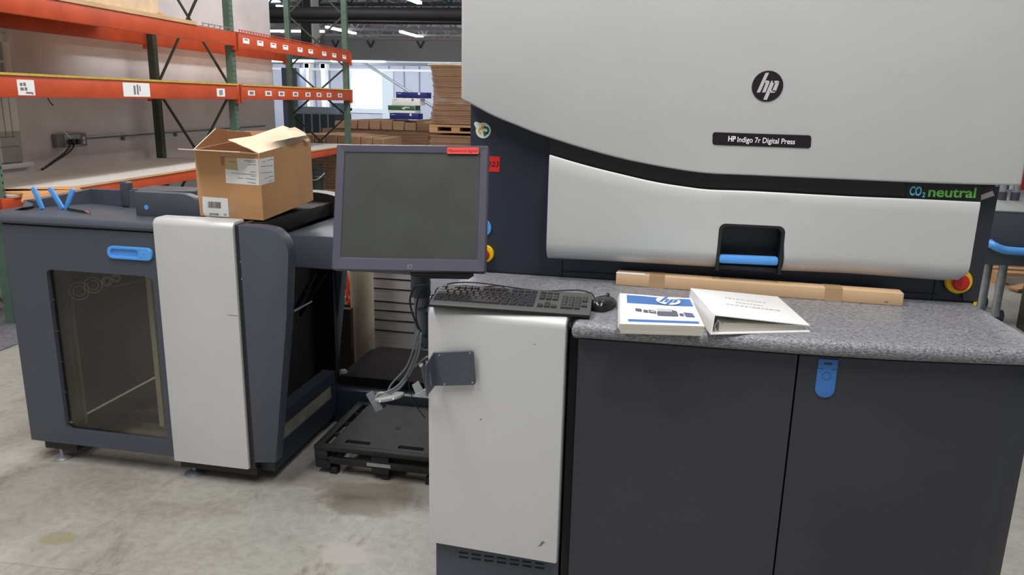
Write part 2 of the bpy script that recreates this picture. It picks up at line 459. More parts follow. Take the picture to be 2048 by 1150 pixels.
text_between('blue_subscript', '2', (1844.5, 390), (1850.5, 390.3), pl - 0.0006, 9, CYAN, stk, 0.0004)
text_between('green_lettering', 'neutral', (1857, 384.4), (1952, 387), pl - 0.0006, 18.0, GRN, stk, 0.0008)
yt = YB - 0.0075
b = B(); b.prism([PY(1960, 391, yt), PY(1985, 381.5, yt), PY(1989, 391, yt), PY(1958, 402, yt)], (0, 0.0012, 0), mat('silver_tape', (214, 210, 208), 0.4)); b.build('silver_tape', press)

# lower door with rolled bottom edge and hand notch
topl = smooth_line([PY(*p, YD) for p in [(1099, 310), (1149, 325), (1193, 337), (1252, 351.4), (1310, 364.6), (1369, 374), (1419, 380), (1500, 382.8), (1700, 393.4), (1811, 397.8), (1960, 404.8)]], 3)
xl0 = PY(1093, 514, YD).x
def door_half(xs_lo, xs_hi, left):
    pass
ZBOT = [(PY(1093, 517, YD).x, PY(1096, 519, YD).z), (PY(1200, 523, YD).x, PY(1200, 524, YD).z), (PY(1429, 536, YD).x, PY(1429, 537, YD).z), (PY(1558, 544, YD).x, PY(1558, 544, YD).z), (PY(1700, 549, YD).x, PY(1700, 550, YD).z), (PY(1895, 565, YD).x, PY(1890, 564, YD).z), (PY(1935, 556, YD).x, PY(1890, 564, YD).z + 0.004)]
def zbot(x):
    for (a, za), (c, zc) in zip(ZBOT, ZBOT[1:]):
        if x <= c: return za + (zc - za) * max(0, (x - a) / (c - a))
    return ZBOT[-1][1]
def ztop(x):
    for p, q in zip(topl, topl[1:]):
        if x <= q.x: return p.z + (q.z - p.z) * max(0, min(1, (x - p.x) / (q.x - p.x)))
    return topl[-1].z
notch_l, notch_r = PY(1434, 500, YD).x, PY(1566, 500, YD).x
notch_t = PY(1500, 449, YD).z
xL, xR = topl[0].x, topl[-1].x
cols = []
nx = 90
xs = sorted(set([xL + (xR - xL) * i / nx for i in range(nx + 1)] + [notch_l, notch_r, notch_l + 0.004, notch_l + 0.010, notch_l + 0.02, notch_r - 0.004, notch_r - 0.010, notch_r - 0.02]))
bm_ = B(); k = bm_.mi(SILVER); grid = []
RB = 0.055; NR = 8
def zlow(x):            # lowest z of the flat+rolled skin at x
    if notch_l <= x <= notch_r:
        e = min(x - notch_l, notch_r - x); r = 0.020
        return notch_t - (r - math.sqrt(max(0, r * r - (r - min(e, r)) ** 2)))
    z = zbot(x)
    e = xR - x
    if e < 0.024: z += 0.024 - math.sqrt(max(0, 0.024 ** 2 - (0.024 - e) ** 2))
    return z
for x in xs:
    zb, zt_ = zlow(x), ztop(x); inn = notch_l - 1e-6 <= x <= notch_r + 1e-6
    col = [Vector((x, YD + 0.002, zt_ - 0.004)), Vector((x, YD + 0.001, zt_ - .004)), Vector((x, YD, zt_ - 0.006))]
    base = zbot(x)
    for j in range(6):
        z = (zt_ - 0.006) + (max(zb, base + RB) - (zt_ - 0.006)) * (j + 1) / 6; col.append(Vector((x, YD, z)))
    for j in range(1, NR + 1):
        a = math.radians(78 * j / NR); z = base + RB - RB * math.sin(a) * 1.0
        y = YD + RB * (1 - math.cos(a))
        if z < zb: z = zb
        col.append(Vector((x, y, z)))
    if inn: col = col[:9] + [Vector((x, YD, max(zb, base + RB)))] * NR
    grid.append(col)
V = []
for x, col in zip(xs, grid):
    V.append([bm_.bm.verts.new(p) for p in col])
for i in range(len(V) - 1):
    innL = notch_l - 1e-6 <= xs[i] and xs[i + 1] <= notch_r + 1e-6
    for j in range(len(V[0]) - 1):
        if innL and j >= 8: continue
        try:
            f = bm_.bm.faces.new([V[i][j], V[i + 1][j], V[i + 1][j + 1], V[i][j + 1]]); f.material_index = k
        except ValueError: pass
bmesh.ops.remove_doubles(bm_.bm, verts=bm_.bm.verts[:], dist=1e-5)
# give the skin its thickness backwards
geo = bmesh.ops.solidify(bm_.bm, geom=bm_.bm.faces[:], thickness=0.005)
bmesh.ops.recalc_face_normals(bm_.bm, faces=bm_.bm.faces[:])
ld = bm_.build('lower_door', press, sharp=30)
# notch: bezel frame, recess box, blue bar
nw = notch_r - notch_l
zb0 = zbot((notch_l + notch_r) / 2) - 0.006
b = B()
prof = [Vector((notch_l, 0, zb0))] + [Vector((notch_l + 0.020 - 0.020 * math.cos(a), 0, notch_t - 0.020 + 0.020 * math.sin(a))) for a in [math.radians(t) for t in range(0, 91, 15)]] + \
       [Vector((notch_r - 0.020 + 0.020 * math.sin(a), 0, notch_t - 0.020 + 0.020 * math.cos(a))) for a in [math.radians(t) for t in range(0, 91, 15)]] + [Vector((notch_r, 0, zb0))]
cxn = (notch_l + notch_r) / 2; czn = notch_t - 0.05
inner = [Vector((cxn + (p.x - cxn) * 0.90, 0, (p.z if i in (0, len(prof) - 1) else notch_t - 0.007 - (notch_t - p.z) * 0.94))) for i, p in enumerate(prof)]
yo, yi = YD - 0.006, YD + 0.075
def at_y(p, y): return Vector((p.x, y, p.z))
b.ring([[at_y(p, yi) for p in prof], [at_y(p, yo) for p in prof], [at_y(p, yo) for p in inner], [at_y(p, yi) for p in inner]], BLACK, closed=False, caps=False)
b.build('notch_bezel', press)
b = B()
b.box((notch_l + 0.002, YB - 0.006, zb0), (notch_r - 0.002, YB + 0.004, notch_t - 0.002), mat('navy_recess', (18, 17, 24), 0.4))
b.box((notch_l + 0.004, YD + 0.012, zb0 + 0.001), (notch_r - 0.005, YB, PY(1495, 532, YD + 0.01).z), mat('navy_recess_shelf', (34, 38, 52), 0.4), 0.003)
b.build('notch_recess', press)
pa, pb = PY(1437, 517, YD + 0.005), PY(1556, 522, YD + 0.005)
b = B(); b.bar(pa, pb, 0.030, 0.026, BLUE, side=(0, 1, 0), bevel=0.008); b.build('handle_bar', press, 'blue pull bar in the notch')

# round badge
yb_ = YD - 0.0025
ctr = PY(1535, 172.5, yb_); rad = 27.0 * ctr.y / F * 1.03
def ZP(x, y, yy=yb_): return PY(1380 + x / 5.75, 120 + y / 5.75, yy)
b = B(); b.cyl(ctr + Vector((0, 0.0035, 0)), ctr, rad, mat('badge_black', (28, 22, 30), 0.3), 56); badge = b.build('round_badge', press, 'black round logo badge')
b = B(); yl = yb_ - 0.0008
BADGE = ([(868, 149), (909, 146), (806, 372), (766, 374)],
          [(865, 236), (900, 236), (912, 243), (915, 262), (850, 262)],
          [(872, 262), (915, 256), (868, 372), (829, 373)],
          [(936, 239), (980, 238), (884, 459), (843, 455)],
          [(950, 239), (1012, 239), (1025, 247), (1026, 264), (950, 264)],
          [(984, 262), (1026, 258), (988, 362), (943, 362)],
          [(915, 350), (992, 350), (980, 368), (964, 376), (904, 377)])
for q in BADGE:
    b.prism([ZP(x, y, yl) for x, y in q], (0, 0.0012, 0), SILVER)
b.build('badge_letters', badge)
# nameplate
def plate(name, corners, y, t, m, rr, parent):
    P = [PY(*c, y) for c in corners]; ux = (P[1] - P[0]); uy = (P[3] - P[0])
    w, h = ux.length, uy.length; c0 = (P[0] + P[1] + P[2] + P[3]) / 4; ux.normalize(); uy.normalize()
    b = B(); b.prism([c0 + ux * x + uy * yy for x, yy in rrect(w, h, rr)], (0, t, 0), m, 0.0008, 1)
    return b.build(name, parent), c0, ux
npl, c0, ux = plate('nameplate', [(1425.5, 264.5), (1623, 271), (1621.5, 296), (1425, 290)], YD - 0.003, 0.004, mat('nameplate_black', (22, 18, 24), 0.3), 0.008, press)
text_between('bold_lettering', 'HP', (1456.5, 277.8), (1471.5, 278.4), YD - 0.0035, 9.8, WHITEP, npl, 0.0006)
text_between('lettering', 'Indigo 7r Digital Press', (1475, 279.3), (1590, 284), YD - 0.0035, 9.8, WHITEP, npl, 0.0002)

# stickers on the left flank panel
ys = YB - 0.0015
b = B(); c = PY(966.5, 261, ys); r = 15.5 * c.y / F
b.cyl(c + Vector((0, 0.0012, 0)), c, r, PAPER, 40)
b.prism([PY(*p, ys + .0001) for p in [(948, 247), (949.5, 244), (953, 243.5), (960, 246), (968, 252), (958, 262), (952, 256), (949, 251)]], (0, 0.001, 0), PAPER)
rs = b.build('recycling_sticker', press, 'round white sticker with yellow and green arrows')
def arrow(cx, cy, R, w, a0, a1, m, name, parent, tip):
    b = B(); n = 14; out = []; inn = []
    for i in range(n + 1):
        a = math.radians(a0 + (a1 - a0) * i / n)
        out.append((cx + (R + w / 2) * math.cos(a), cy + (R + w / 2) * math.sin(a))); inn.append((cx + (R - w / 2) * math.cos(a), cy + (R - w / 2) * math.sin(a)))
    for i in range(n):
        b.prism([PY(*p, ys - 0.0006) for p in (out[i], out[i + 1], inn[i + 1], inn[i])], (0, 0.0008, 0), m)
    b.prism([PY(*p, ys - 0.0006) for p in tip], (0, 0.0008, 0), m)
    return b.build(name, parent)
arrow(964, 262, 6.2, 4.2, 110, 290, YELP, 'yellow_arrow', rs, [(964, 248.5), (972, 254), (965, 260)])
arrow(970.5, 261, 6.2, 4.2, -110, 70, GRND, 'green_arrow', rs, [(966, 262), (977.5, 266), (968, 274)])
b = B(); b.prism([PY(962, 312, ys), PY(1000, 313, ys), PY(999, 344, ys), PY(962, 343, ys)], (0, 0.001, 0), REDB)
rn = b.build('number_sticker', press, 'bright red sticker with handwritten number')
for i, (ch, x) in enumerate((('2', 972), ('0', 978.5), ('2', 986.5), ('3', 994.5))):
    text_between('handwriting', ch, (x - 3.4, 328 + i * 0.3), (x + 3.4, 328 + i * 0.3), ys - 0.0006, 10, INK, rn, 0.0, shear=0.25)
def estop(c, r, name):
    b = B(); b.lathe(c, [(r, 0), (r, 0.006), (r * 0.93, 0.012), (r * 0.60, 0.012)], YELL, 40, axis=(0, -1, 0))
    e = b.build(name, press, 'yellow ringed emergency stop')
    b = B(); b.lathe(c + Vector((0, -0.010, 0)), [(r * 0.5, 0), (r * 0.48, 0.006), (r * 0.62, 0.009), (r * 0.64, 0.015), (r * 0.5, 0.021), (r * 0.2, 0.023), (0.0005, 0.0235)], RED, 32, axis=(0, -1, 0))
    b.build('push_button', e, 'red push button')
estop(PY(1916, 562, YB - 0.006), 0.038, 'emergency_stop')
estop(PY(971, 507, YB), 0.030, 'emergency_stop')
def capsule_handle(c, w, h, parent, y):
    b = B()
    o = rrect(w, h, h * 0.48, 8); i = rrect(w - 0.026, h * 0.56, h * 0.26, 8)
    P = lambda q, yy: [Vector((c.x + x, yy, c.z + z)) for x, z in q]
    b.ring([P(o, y + 0.001), P(o, y - 0.004), P([(x * .985, z * .95) for x, z in o], y - 0.006), P(i, y - 0.006), P([(x * .96, z * .92) for x, z in i], y - 0.001)], BLUE, caps=False)
    b.prism(P([(x * .96, z * .92) for x, z in i], y - 0.001), (0, 0.001, 0), BLACK)
    return b.build('recessed_handle', parent, 'blue recessed handle')
capsule_handle(PY(945, 454.5, YB), 0.13, 0.062, press, YB)
b = B(); b.prism([PY(1948, 604, YB - 0.008), PY(1954, 604, YB - 0.008), PY(1953, 611, YB - 0.008), PY(1945, 610, YB - 0.008)], (0, 0.002, 0), YELL); b.build('yellow_tag', press)

# worktop with bowed front and half-round nose
ZT = 1.055
rim = smooth_line([(-0.205, 1.925, 0), (0, 1.928, 0), (0.18, 1.930, 0), (0.37, 1.932, 0), (0.58, 1.942, 0), (0.76, 1.962, 0), (0.92, 1.985, 0), (0.955, 1.995, 0), (0.975, 2.03, 0)], 5)
outline = [Vector((-0.63, 2.02, 0)), Vector((-0.215, 2.00, 0)), Vector((-0.205, 1.96, 0))] + rim + [Vector((0.972, 2.16, 0)), Vector((0.962, 2.32, 0)), Vector((0.955, YB - 0.003, 0)), Vector((-0.622, YB - 0.003, 0)), Vector((-0.625, 2.40, 0)), Vector((-0.63, 2.29, 0))]
b = B(); rings = []
cen = Vector((0.2, 2.3, 0))
def inset(poly, d):
    n = len(poly); out = []
    for i in range(n):
        a = (poly[i] - poly[i - 1]); c = (poly[(i + 1) % n] - poly[i])
        na = Vector((-a.y, a.x, 0)).normalized(); nc = Vector((-c.y, c.x, 0)).normalized()
        nn = (na + nc); nn = nn.normalized() if nn.length > 1e-6 else na
        out.append(poly[i] + nn * d)
    return out
R_ = 0.0225
for k in range(0, 13):
    a = math.radians(90 - 180 * k / 12)
    d = R_ * (1 - math.cos(a)) * 0.95
    rings.append([Vector((p.x, p.y, ZT - R_ + R_ * math.sin(a))) for p in inset(outline, d)])
b.ring(rings, COUNTER)
b.build('worktop', press)
# lower cabinet: two doors following the bow
def bow(x): 
    for p, q in zip(rim, rim[1:]):
        if x <= q.x: return p.y + (q.y - p.y) * max(0, min(1, (x - p.x) / (q.x - p.x)))
    return rim[-1].y
def bowed_panel(x0, x1, z0, z1, off, m, name, back=0.03):
    b = B(); n = 12; xs_ = [x0 + (x1 - x0) * i / n for i in range(n + 1)]
    sec = []
    for x in xs_:
        y = bow(x) + off
        sec.append([Vector((x, y + 0.002, z0)), Vector((x, y, z0 + 0.002)), Vector((x, y, z1 - 0.002)), Vector((x, y + 0.002, z1)), Vector((x, y + back, z1)), Vector((x, y + back, z0))])
    b.ring(sec, m); return b.build(name, press)
xs_seam = PY(1598, 706, bow(0.37) + 0.045).x
d1 = bowed_panel(-0.190, xs_seam - 0.0025, 0.10, 1.0, 0.045, CHAR, 'cabinet_door')
xe = PY(2048, 1010, 2.03).x - 0.002
d2 = bowed_panel(xs_seam + 0.0025, xe, 0.10, 1.0, 0.045, CHAR, 'cabinet_door')
b = B(); b.box((-0.60, 2.09, 0.03), (xe - 0.01, YB - 0.001, 1.008), BLACK); b.box((-0.215, 1.985, 0.10), (-0.192, 2.095, 1.0), DEEP); b.build('base_carcass', press)
# blue latch on the right door
yl = bow(0.44) + 0.045 - 0.004
A_ = PY(1637.5, 717.5, yl); B2 = PY(1677.5, 720.5, yl); C_ = PY(1651, 796, yl)
w = (B2 - A_).length; cx_ = (A_.x + B2.x) / 2; hgt = A_.z - C_.z
b = B(); out = [(w / 2, 0), (-w / 2, 0)] + [(-(w / 2) * math.cos(math.radians(t)), -(hgt - w / 2) - (w / 2) * math.sin(math.radians(t))) for t in range(0, 181, 12)]
b.prism([Vector((cx_ + x, yl, A_.z + z)) for x, z in out], (0, 0.006, 0), BLUE2, 0.0015, 2)
lt = b.build('latch', d2, 'blue push latch')
b = B()
b.box((cx_ - w * .2, yl - 0.0008, A_.z - 0.014), (cx_ + w * .2, yl + 0.001, A_.z - 0.008), NAVY)
for s in (-1, 1):
    b.box((cx_ + (s * w * .2 if s > 0 else -w * .5), yl - 0.0006, A_.z - 0.0262), (cx_ + (w * .5 if s > 0 else -w * .2), yl + 0.001, A_.z - 0.0248), NAVY)
n = 28
for i in range(n):
    a0, a1 = 2 * math.pi * i / n, 2 * math.pi * (i + 1) / n; rr0, rr1 = w * .22, w * .205
    b.prism([Vector((cx_ + r_ * math.cos(a_), yl - 0.0006, A_.z - 0.045 + r_ * math.sin(a_))) for r_, a_ in ((rr0, a0), (rr0, a1), (rr1, a1), (rr1, a0))], (0, 0.0008, 0), NAVY)
b.build('push_lock', press)
bpy.data.objects['push_lock'].name = 'latch_markings'

# silver side module
def curl_panel(xa, ya, xb, yb2, z0, z1, R, back, m, t=0.014):
    """sheet whose top rolls backwards; runs from (xa,ya) to (xb,yb2)"""
    b = B(); A = Vector((xa, ya, 0)); C = Vector((xb, yb2, 0)); u = (C - A).normalized(); nb = Vector((-u.y, u.x, 0))
    prof = [(0, z0)] + [(R - R * math.cos(math.radians(a)), z1 - R + R * math.sin(math.radians(a))) for a in range(0, 91, 10)] + [(back, z1)]
    inn = [(back, z1 - t)] + [(R - (R - t) * math.cos(math.radians(a)), z1 - R + (R - t) * math.sin(math.radians(a))) for a in range(90, -1, -15)] + [(t, z0)]
    full = prof + inn; e = 0.006
    def sec(P, sh):
        c = []
        for i, (d, z) in enumerate(full):
            k = sh if i < len(prof) else -sh * 0
            dd, zz = d, z
            if i < len(prof):
                if i == 0: dd += k * 1; zz += k * 0.6
                elif i == len(prof) - 1: zz -= k
                else:
                    a = math.radians((i - 1) * 10); dd += k * math.cos(a); zz -= k * math.sin(a)
            c.append(P + nb * dd + Vector((0, 0, zz)))
        return c
    L = (C - A).length
    secs = [sec(A, e), sec(A + u * e * 0.3, e * 0.3), sec(A + u * e, 0), sec(C - u * e, 0), sec(C - u * e * 0.3, e * 0.3), sec(C, e)]
    b.ring(secs, m); return b
sm = curl_panel(-0.6125, 1.962, -0.2215, 1.936, 0.329, 1.061, 0.032, 0.075, SILVER).build('silver_side_panel', press, 'silver front cover with rolled top edge')
b = B()
for (x0, z0, x1, z1) in [(-0.315, 0.955, -0.300, 0.9555)]:
    pass
def on_silver(px, py, d=0.0006):
    p0 = Vector((-0.6125, 1.962 - d, 0)); u = Vector((0.391, -0.026, 0)).normalized(); n_ = Vector((u.y, -u.x, 0)); return PP(px, py, p0, n_)
for q in ([(1075, 1093), (1089, 1083), (1090, 1085), (1082, 1092)], [(1080, 1087), (1086, 1081), (1087, 1083), (1081, 1090)], [(1067, 688), (1072, 688.5), (1072, 689.3), (1067, 689)], [(960, 838), (963, 837), (963, 840), (960, 840)]):
    b.prism([on_silver(*p) for p in q], (0, 0.0008, 0), GREYM)
b.build('scratches', sm)
b = B(); b.box((-0.597, 1.985, 0.06), (-0.222, 2.10, 0.345), SLATE2, 0.003); lowp = b.build('lower_front_panel', press)
b = B()
for i in range(7):
    for j in range(2):
        u0 = 918 + i * 25.4; v0 = 1104.5 + i * 3.55 + j * 8.6
        P = PY(u0, v0, 1.984); P2 = PY(u0 + 18, v0 + 2.5, 1.984)
        b.box((P.x, 1.983, P.z - 0.0028), (P2.x, 1.987, P.z + 0.0012), DEEP)
b.build('vent_slots', lowp)
b = B(); b.box((-0.597, 1.99, 0.34), (-0.2225, 2.09, 1.02), GREYM); b.box((-0.60, 2.02, 0.34), (-0.222, 2.09, 1.025), SLATE); b.build('module_box', press)
# bracket plate fixed on the module
yk = 1.935
def K(px, py, y=yk): return PY(px, py, y)
b = B()
b.prism([K(*p) for p in [(866, 705), (943, 702), (947, 705), (951, 766), (948, 770), (868, 772)]], (0, 0.006, 0), SLATE2, 0.001, 1)
for p in [(879, 710), (940, 706), (889, 768), (945, 765)]:
    c = K(*p, yk - 0.0005); b.cyl(c, c - Vector((0, 0.001, 0)), 0.0022, CHROME, 12)
# arm folding out to the left
b.prism([K(866, 705), K(868, 772), K(852, 792, yk - 0.05), K(850, 730, yk - 0.05)], (0.003, 0, 0), SLATE2)
b.prism([K(851, 722, yk - 0.03), K(857, 726, yk - 0.03), K(863, 770, yk - 0.03), K(858, 776, yk - 0.03)], (0, 0.004, 0), GREYM)
b.prism([K(839, 727, yk - 0.03), K(846, 727, yk - 0.03), K(857, 772, yk - 0.03), K(850, 778, yk - 0.03)], (0.0, 0.003, 0), SLATE2, 0.0005, 1)
b.prism([K(824, 770, yk - 0.02), K(836, 762, yk - 0.02), K(846, 780, yk - 0.02), K(832, 790, yk - 0.02)], (0, 0.003, 0), GREYP)
b.prism([K(828, 791, yk - 0.03), K(847, 781, yk - 0.03), K(858, 778, yk - 0.03), K(852, 794, yk - 0.03)], (0, 0.02, 0), GREYP)
c = K(843, 729, yk - 0.03); b.cyl(c, c - Vector((0, 0.008, 0)), 0.005, CHROME, 14)
b.build('mounting_bracket', press, 'dark grey bracket plate with folded arm')

# ================================================================== MONITOR ON ITS POST
mc = Vector((-0.681, 2.026, 1.324))
mon = thing('touch_monitor', 'switched-off square touch monitor on a post, left of the keyboard', 'monitor', mc, (0, 0, 0))
def rotm(y, p, r):
    return Matrix.Rotation(y, 3, 'Z') @ Matrix.Rotation(p, 3, 'X') @ Matrix.Rotation(r, 3, 'Y')
MM = Matrix.Translation(mc) @ rotm(0.138, -0.311, -0.013).to_4x4()
W, Hh = 0.430, 0.356
b = B()
def LM(pts): return [MM @ Vector(p) for p in pts]
sx, sz = 0.385, 0.302      # visible screen
szc = 0.002
def loop(w, h, y, r, cz=0.0): return LM([(x, y, z + cz) for x, z in rrect(w, h, r, 4)])
b.ring([loop(W - .05, Hh - .05, 0.05, 0.012), loop(W, Hh, 0.040, 0.006), loop(W, Hh, 0.004, 0.006), loop(W - 0.006, Hh - 0.006, 0.0, 0.005), loop(sx, sz, 0.002, 0.002, 0.006), loop(sx - .006, sz - .006, 0.006, 0.002, 0.006)], MONB, caps=False)
b.prism(LM([(x, 0.05, z) for x, z in rrect(W - .05, Hh - .05, 0.012, 4)]), (MM.to_3x3() @ Vector((0, 0.02, 0))), BLACK)
b.build('housing', mon)
b = B(); b.prism(loop(sx - .004, sz - .004, 0.0055, 0.002, 0.006), MM.to_3x3() @ Vector((0, 0.004, 0)), SCREEN); b.build('screen', mon, 'dusty unlit grey screen')
b = B(); q = rrect(0.0135, 0.0115, 0.001, 2); b.prism(LM([(0.005 + x, -0.0006, -0.1655 + z) for x, z in q]), MM.to_3x3() @ Vector((0, 0.001, 0)), INKG)
lg = b.build('maker_badge', mon)
b = B()
for dx in (-0.0042, -0.001, 0.002):
    b.prism(LM([(0.0055 + dx + x, -0.0008, -0.1655 + z) for x, z in [(-0.0006, -.004), (0.0018, -.004), (0.0018, .004), (-.0006, .004)]]), MM.to_3x3() @ Vector((0, 0.001, 0)), MONB)
b.build('badge_marks', lg)
def onmon(px, py, d=0.001):
    n_ = MM.to_3x3() @ Vector((0, -1, 0)); return PP(px, py, MM @ Vector((0, -d, 0)), n_)
b = B(); b.prism([onmon(*p) for p in [(894.5, 294.5), (957.5, 295), (957, 308), (894, 307.5)]], MM.to_3x3() @ Vector((0, 0.001, 0)), REDP)
sk = b.build('note_sticker', mon, 'red sticker with a handwritten note')
A1, A2 = onmon(896, 301.2, 0.0013), onmon(955, 301.6, 0.0013)
tx = text_mesh('handwriting', 'Password-digital', 0.012, frame((A1 + A2) / 2, A2 - A1, MM.to_3x3() @ Vector((0, 0, 1))), INKR, sk, 0.0002, shear=0.2)
inv = (WM(sk).inverted() @ frame((A1 + A2) / 2, A2 - A1, MM.to_3x3() @ Vector((0, 0, 1)))); ii = inv.inverted()
xx = [(ii @ v.co).x for v in tx.data.vertices]; kx = (A2 - A1).length / (max(xx) - min(xx))
for v in tx.data.vertices:
    q_ = ii @ v.co; q_.x *= kx; v.co = inv @ q_
# under-tray + post
b = B(); zb_ = 1.135
b.prism(LM([(0.0, 0.03, -0.178), (0.18, 0.03, -0.178), (0.16, 0.08, -0.183), (0.02, 0.08, -0.183)]), (0, 0, -0.008), BLACK, 0.002, 1)
b.build('under_tray', mon)
pc = PY(841, 560, 2.16)
b = B(); b.lathe((pc.x, 2.16, 0), [(0.030, 1.035), (0.030, 1.075), (0.028, 1.125), (0.026, 1.126)], SLATE, 32)
b.cyl((pc.x, 2.16, 1.124), (pc.x, 2.15, 1.16), 0.018, GREYM, 20)
b.cyl((pc.x + .002, 2.165, 0.87), (pc.x + .002, 2.165, 1.04), 0.024, GREYM, 24)
b.box((pc.x - 0.005, 2.14, 0.88), (-0.6005, 2.19, 0.91), SLATE, 0.004); b.box((pc.x - 0.005, 2.14, 0.99), (-0.6005, 2.19, 1.005), SLATE, 0.004)
b.build('post', mon)
b = B(); b.lathe((pc.x, 2.16, 0), [(0.033, 1.118), (0.033, 1.127), (0.022, 1.130)], GALV, 28); b.build('swivel_collar', mon)

# ================================================================== KEYBOARD
kr = rotm(0.057, 0.0, 0.012)
kb = thing('keyboard', 'black corded keyboard lying along the worktop edge in front of the monitor', 'keyboard', (-0.601, 1.939, 1.0695), kr.to_euler())
KM = WM(kb)
KW, KD = 0.440, 0.160
b = B()
def LK(p): return KM @ Vector(p)
def kz(y): return 0.0095 + 0.017 * (y / KD)
secs = []
for x, e in ((0, 0.004), (0.004, 0.0), (KW - 0.004, 0.0), (KW, 0.004)):
    secs.append([LK(p) for p in [(x, e, -0.002), (x, 0 + e, kz(0) - 0.006), (x, 0.012 + e * .3, kz(0.012) - e * .3), (x, KD - 0.012, kz(KD) - e * .3), (x, KD - e * .5, kz(KD) - 0.005), (x, KD - e * .5, -0.002)]])
b.ring(secs, KEYB)
b.build('case', kb)
b = B(); b.ring([[LK(p) for p in [(e, -.0012 + e, -.003), (KW - e, -.0012 + e, -.003), (KW + .0012 - e, KD - e, -.003), (-.0012 + e, KD - e, -.003)]] for e in (0,)] + [[LK(p) for p in [(-.001, -.0015, .0035), (KW + .001, -.0015, .0035), (KW + .001, KD, .010), (-.001, KD, .010)]]], BLACK); b.build('base_shell', kb)
U = 0.01905
rows = [  # y, list of (x units, width, kind)
 (5.25, [(0, 1), (2, 1), (3, 1), (4, 1), (5, 1), (6.5, 1), (7.5, 1), (8.5, 1), (9.5, 1), (11, 1), (12, 1), (13, 1), (14, 1), (15.4, 1), (16.4, 1), (17.4, 1)]),
 (4, [(i, 1) for i in range(13)] + [(13, 2), (15.4, 1), (16.4, 1), (17.4, 1), (18.8, 1), (19.8, 1), (20.8, 1), (21.8, 1)]),
 (3, [(0, 1.5)] + [(1.5 + i, 1) for i in range(12)] + [(13.5, 1.5), (15.4, 1), (16.4, 1), (17.4, 1), (18.8, 1), (19.8, 1), (20.8, 1), (21.8, 1)]),
 (2, [(0, 1.75)] + [(1.75 + i, 1) for i in range(11)] + [(12.75, 2.25), (18.8, 1), (19.8, 1), (20.8, 1)]),
 (1, [(0, 2.25)] + [(2.25 + i, 1) for i in range(10)] + [(12.25, 2.75), (16.4, 1), (18.8, 1), (19.8, 1), (20.8, 1), (21.8, 1)]),
 (0, [(0, 1.25), (1.25, 1.25), (2.5, 1.25), (3.75, 6.25), (10, 1.25), (11.25, 1.25), (12.5, 1.25), (13.75, 1.25), (15.4, 1), (16.4, 1), (17.4, 1), (18.8, 2), (20.8, 1)])]
kmesh = {}
sc_x = (KW - 0.016) / (22.8 * U)
rx = math.atan(0.016 / KD)
for ry, ks in rows:
    for (kx_, kw) in ks:
        if kw not in kmesh:
            b = B(); w2 = (kw * U - 0.0022) * sc_x; d2_ = U * 0.97 - 0.0022
            b.ring([[Vector(p) for p in [(0, 0, 0), (w2, 0, 0), (w2, d2_, 0), (0, d2_, 0)]], [Vector(p) for p in [(0.0018, 0.0014, 0.0062), (w2 - 0.0018, 0.0014, 0.0062), (w2 - 0.0018, d2_ - 0.0022, 0.0074), (0.0018, d2_ - 0.0022, 0.0074)]]], KEYC)
            o = b.build('key'); kmesh[kw] = o.data; bpy.data.objects.remove(o)
        o = bpy.data.objects.new('key', kmesh[kw]); sc.collection.objects.link(o); o.parent = kb
        y0 = 0.018 + ry * U * 1.0
        o.location = (0.008 + kx_ * U * sc_x, y0, kz(y0) - 0.0008); o.rotation_euler = (rx, 0, 0)
def cable(name, pts, r, m, parent=None, k=6, n=8):
    b = B(); b.tube(smooth_line(pts, k), r, m, n); return b.build(name, parent)
zc = ZT + 0.0035
cable('cable', [LK((0.2, KD - 0.002, 0.012)), PZ(1000, 572, zc + .012), PZ(960, 574, zc), PZ(925, 571, zc), PZ(896, 576, zc), PZ(880, 584, zc), PZ(868, 590, zc), (-0.638, 2.085, ZT), (-0.648, 2.085, 1.0), (-0.648, 2.085, 0.86)], 0.0021, BLACK, kb)

# ================================================================== MOUSE
mp_ = PZ(1206.5, 616, ZT)
mouse = thing('computer_mouse', 'black computer mouse between the keyboard and the blue and white manual', 'mouse', (mp_.x, mp_.y, ZT), (0, 0, -0.35))
b = B(); rings = []
for i in range(13):
    t = i / 12; a = math.pi * t; y = -0.053 * math.cos(a); w = 0.031 * (math.sin(a) ** 0.55 if 0 < t < 1 else 0.02); h = 0.036 * (math.sin(a) ** 0.6 if 0 < t < 1 else 0.02) * (0.82 + 0.25 * (1 - t))
    w = max(w, 0.002); h = max(h, 0.002)
    rings.append([WM(mouse) @ Vector((w * math.cos(q), y, 0.001 + max(0.0, h * (0.35 + 0.65 * math.sin(q)) if math.sin(q) > -0.54 else 0.0))) for q in [2 * math.pi * j / 24 for j in range(24)]])
b.ring(rings, mat('mouse_gloss_black', (30, 30, 32), 0.18)); b.build('shell', mouse, sharp=60)
b = B(); c = WM(mouse) @ Vector((0, 0.026, 0.030)); ax = (WM(mouse).to_3x3() @ Vector((1, 0, 0))); b.cyl(c - ax * 0.003, c + ax * 0.003, 0.009, BLACK, 20); b.build('scroll_wheel', mouse)
cable('cable', [WM(mouse) @ Vector((0, 0.05, 0.008)), PZ(1192, 598, zc), PZ(1183, 587, zc), PZ(1155, 580, zc), PZ(1090, 582, zc), PZ(1040, 577, zc + .005), PZ(985, 569, zc + .006), PZ(940, 565, zc + .006), PZ(900, 567, zc + .006), PZ(875, 577, zc + .004), (-0.638, 2.118, ZT), (-0.650, 2.118, 1.0), (-0.650, 2.118, 0.86)], 0.0019, BLACK, mouse)

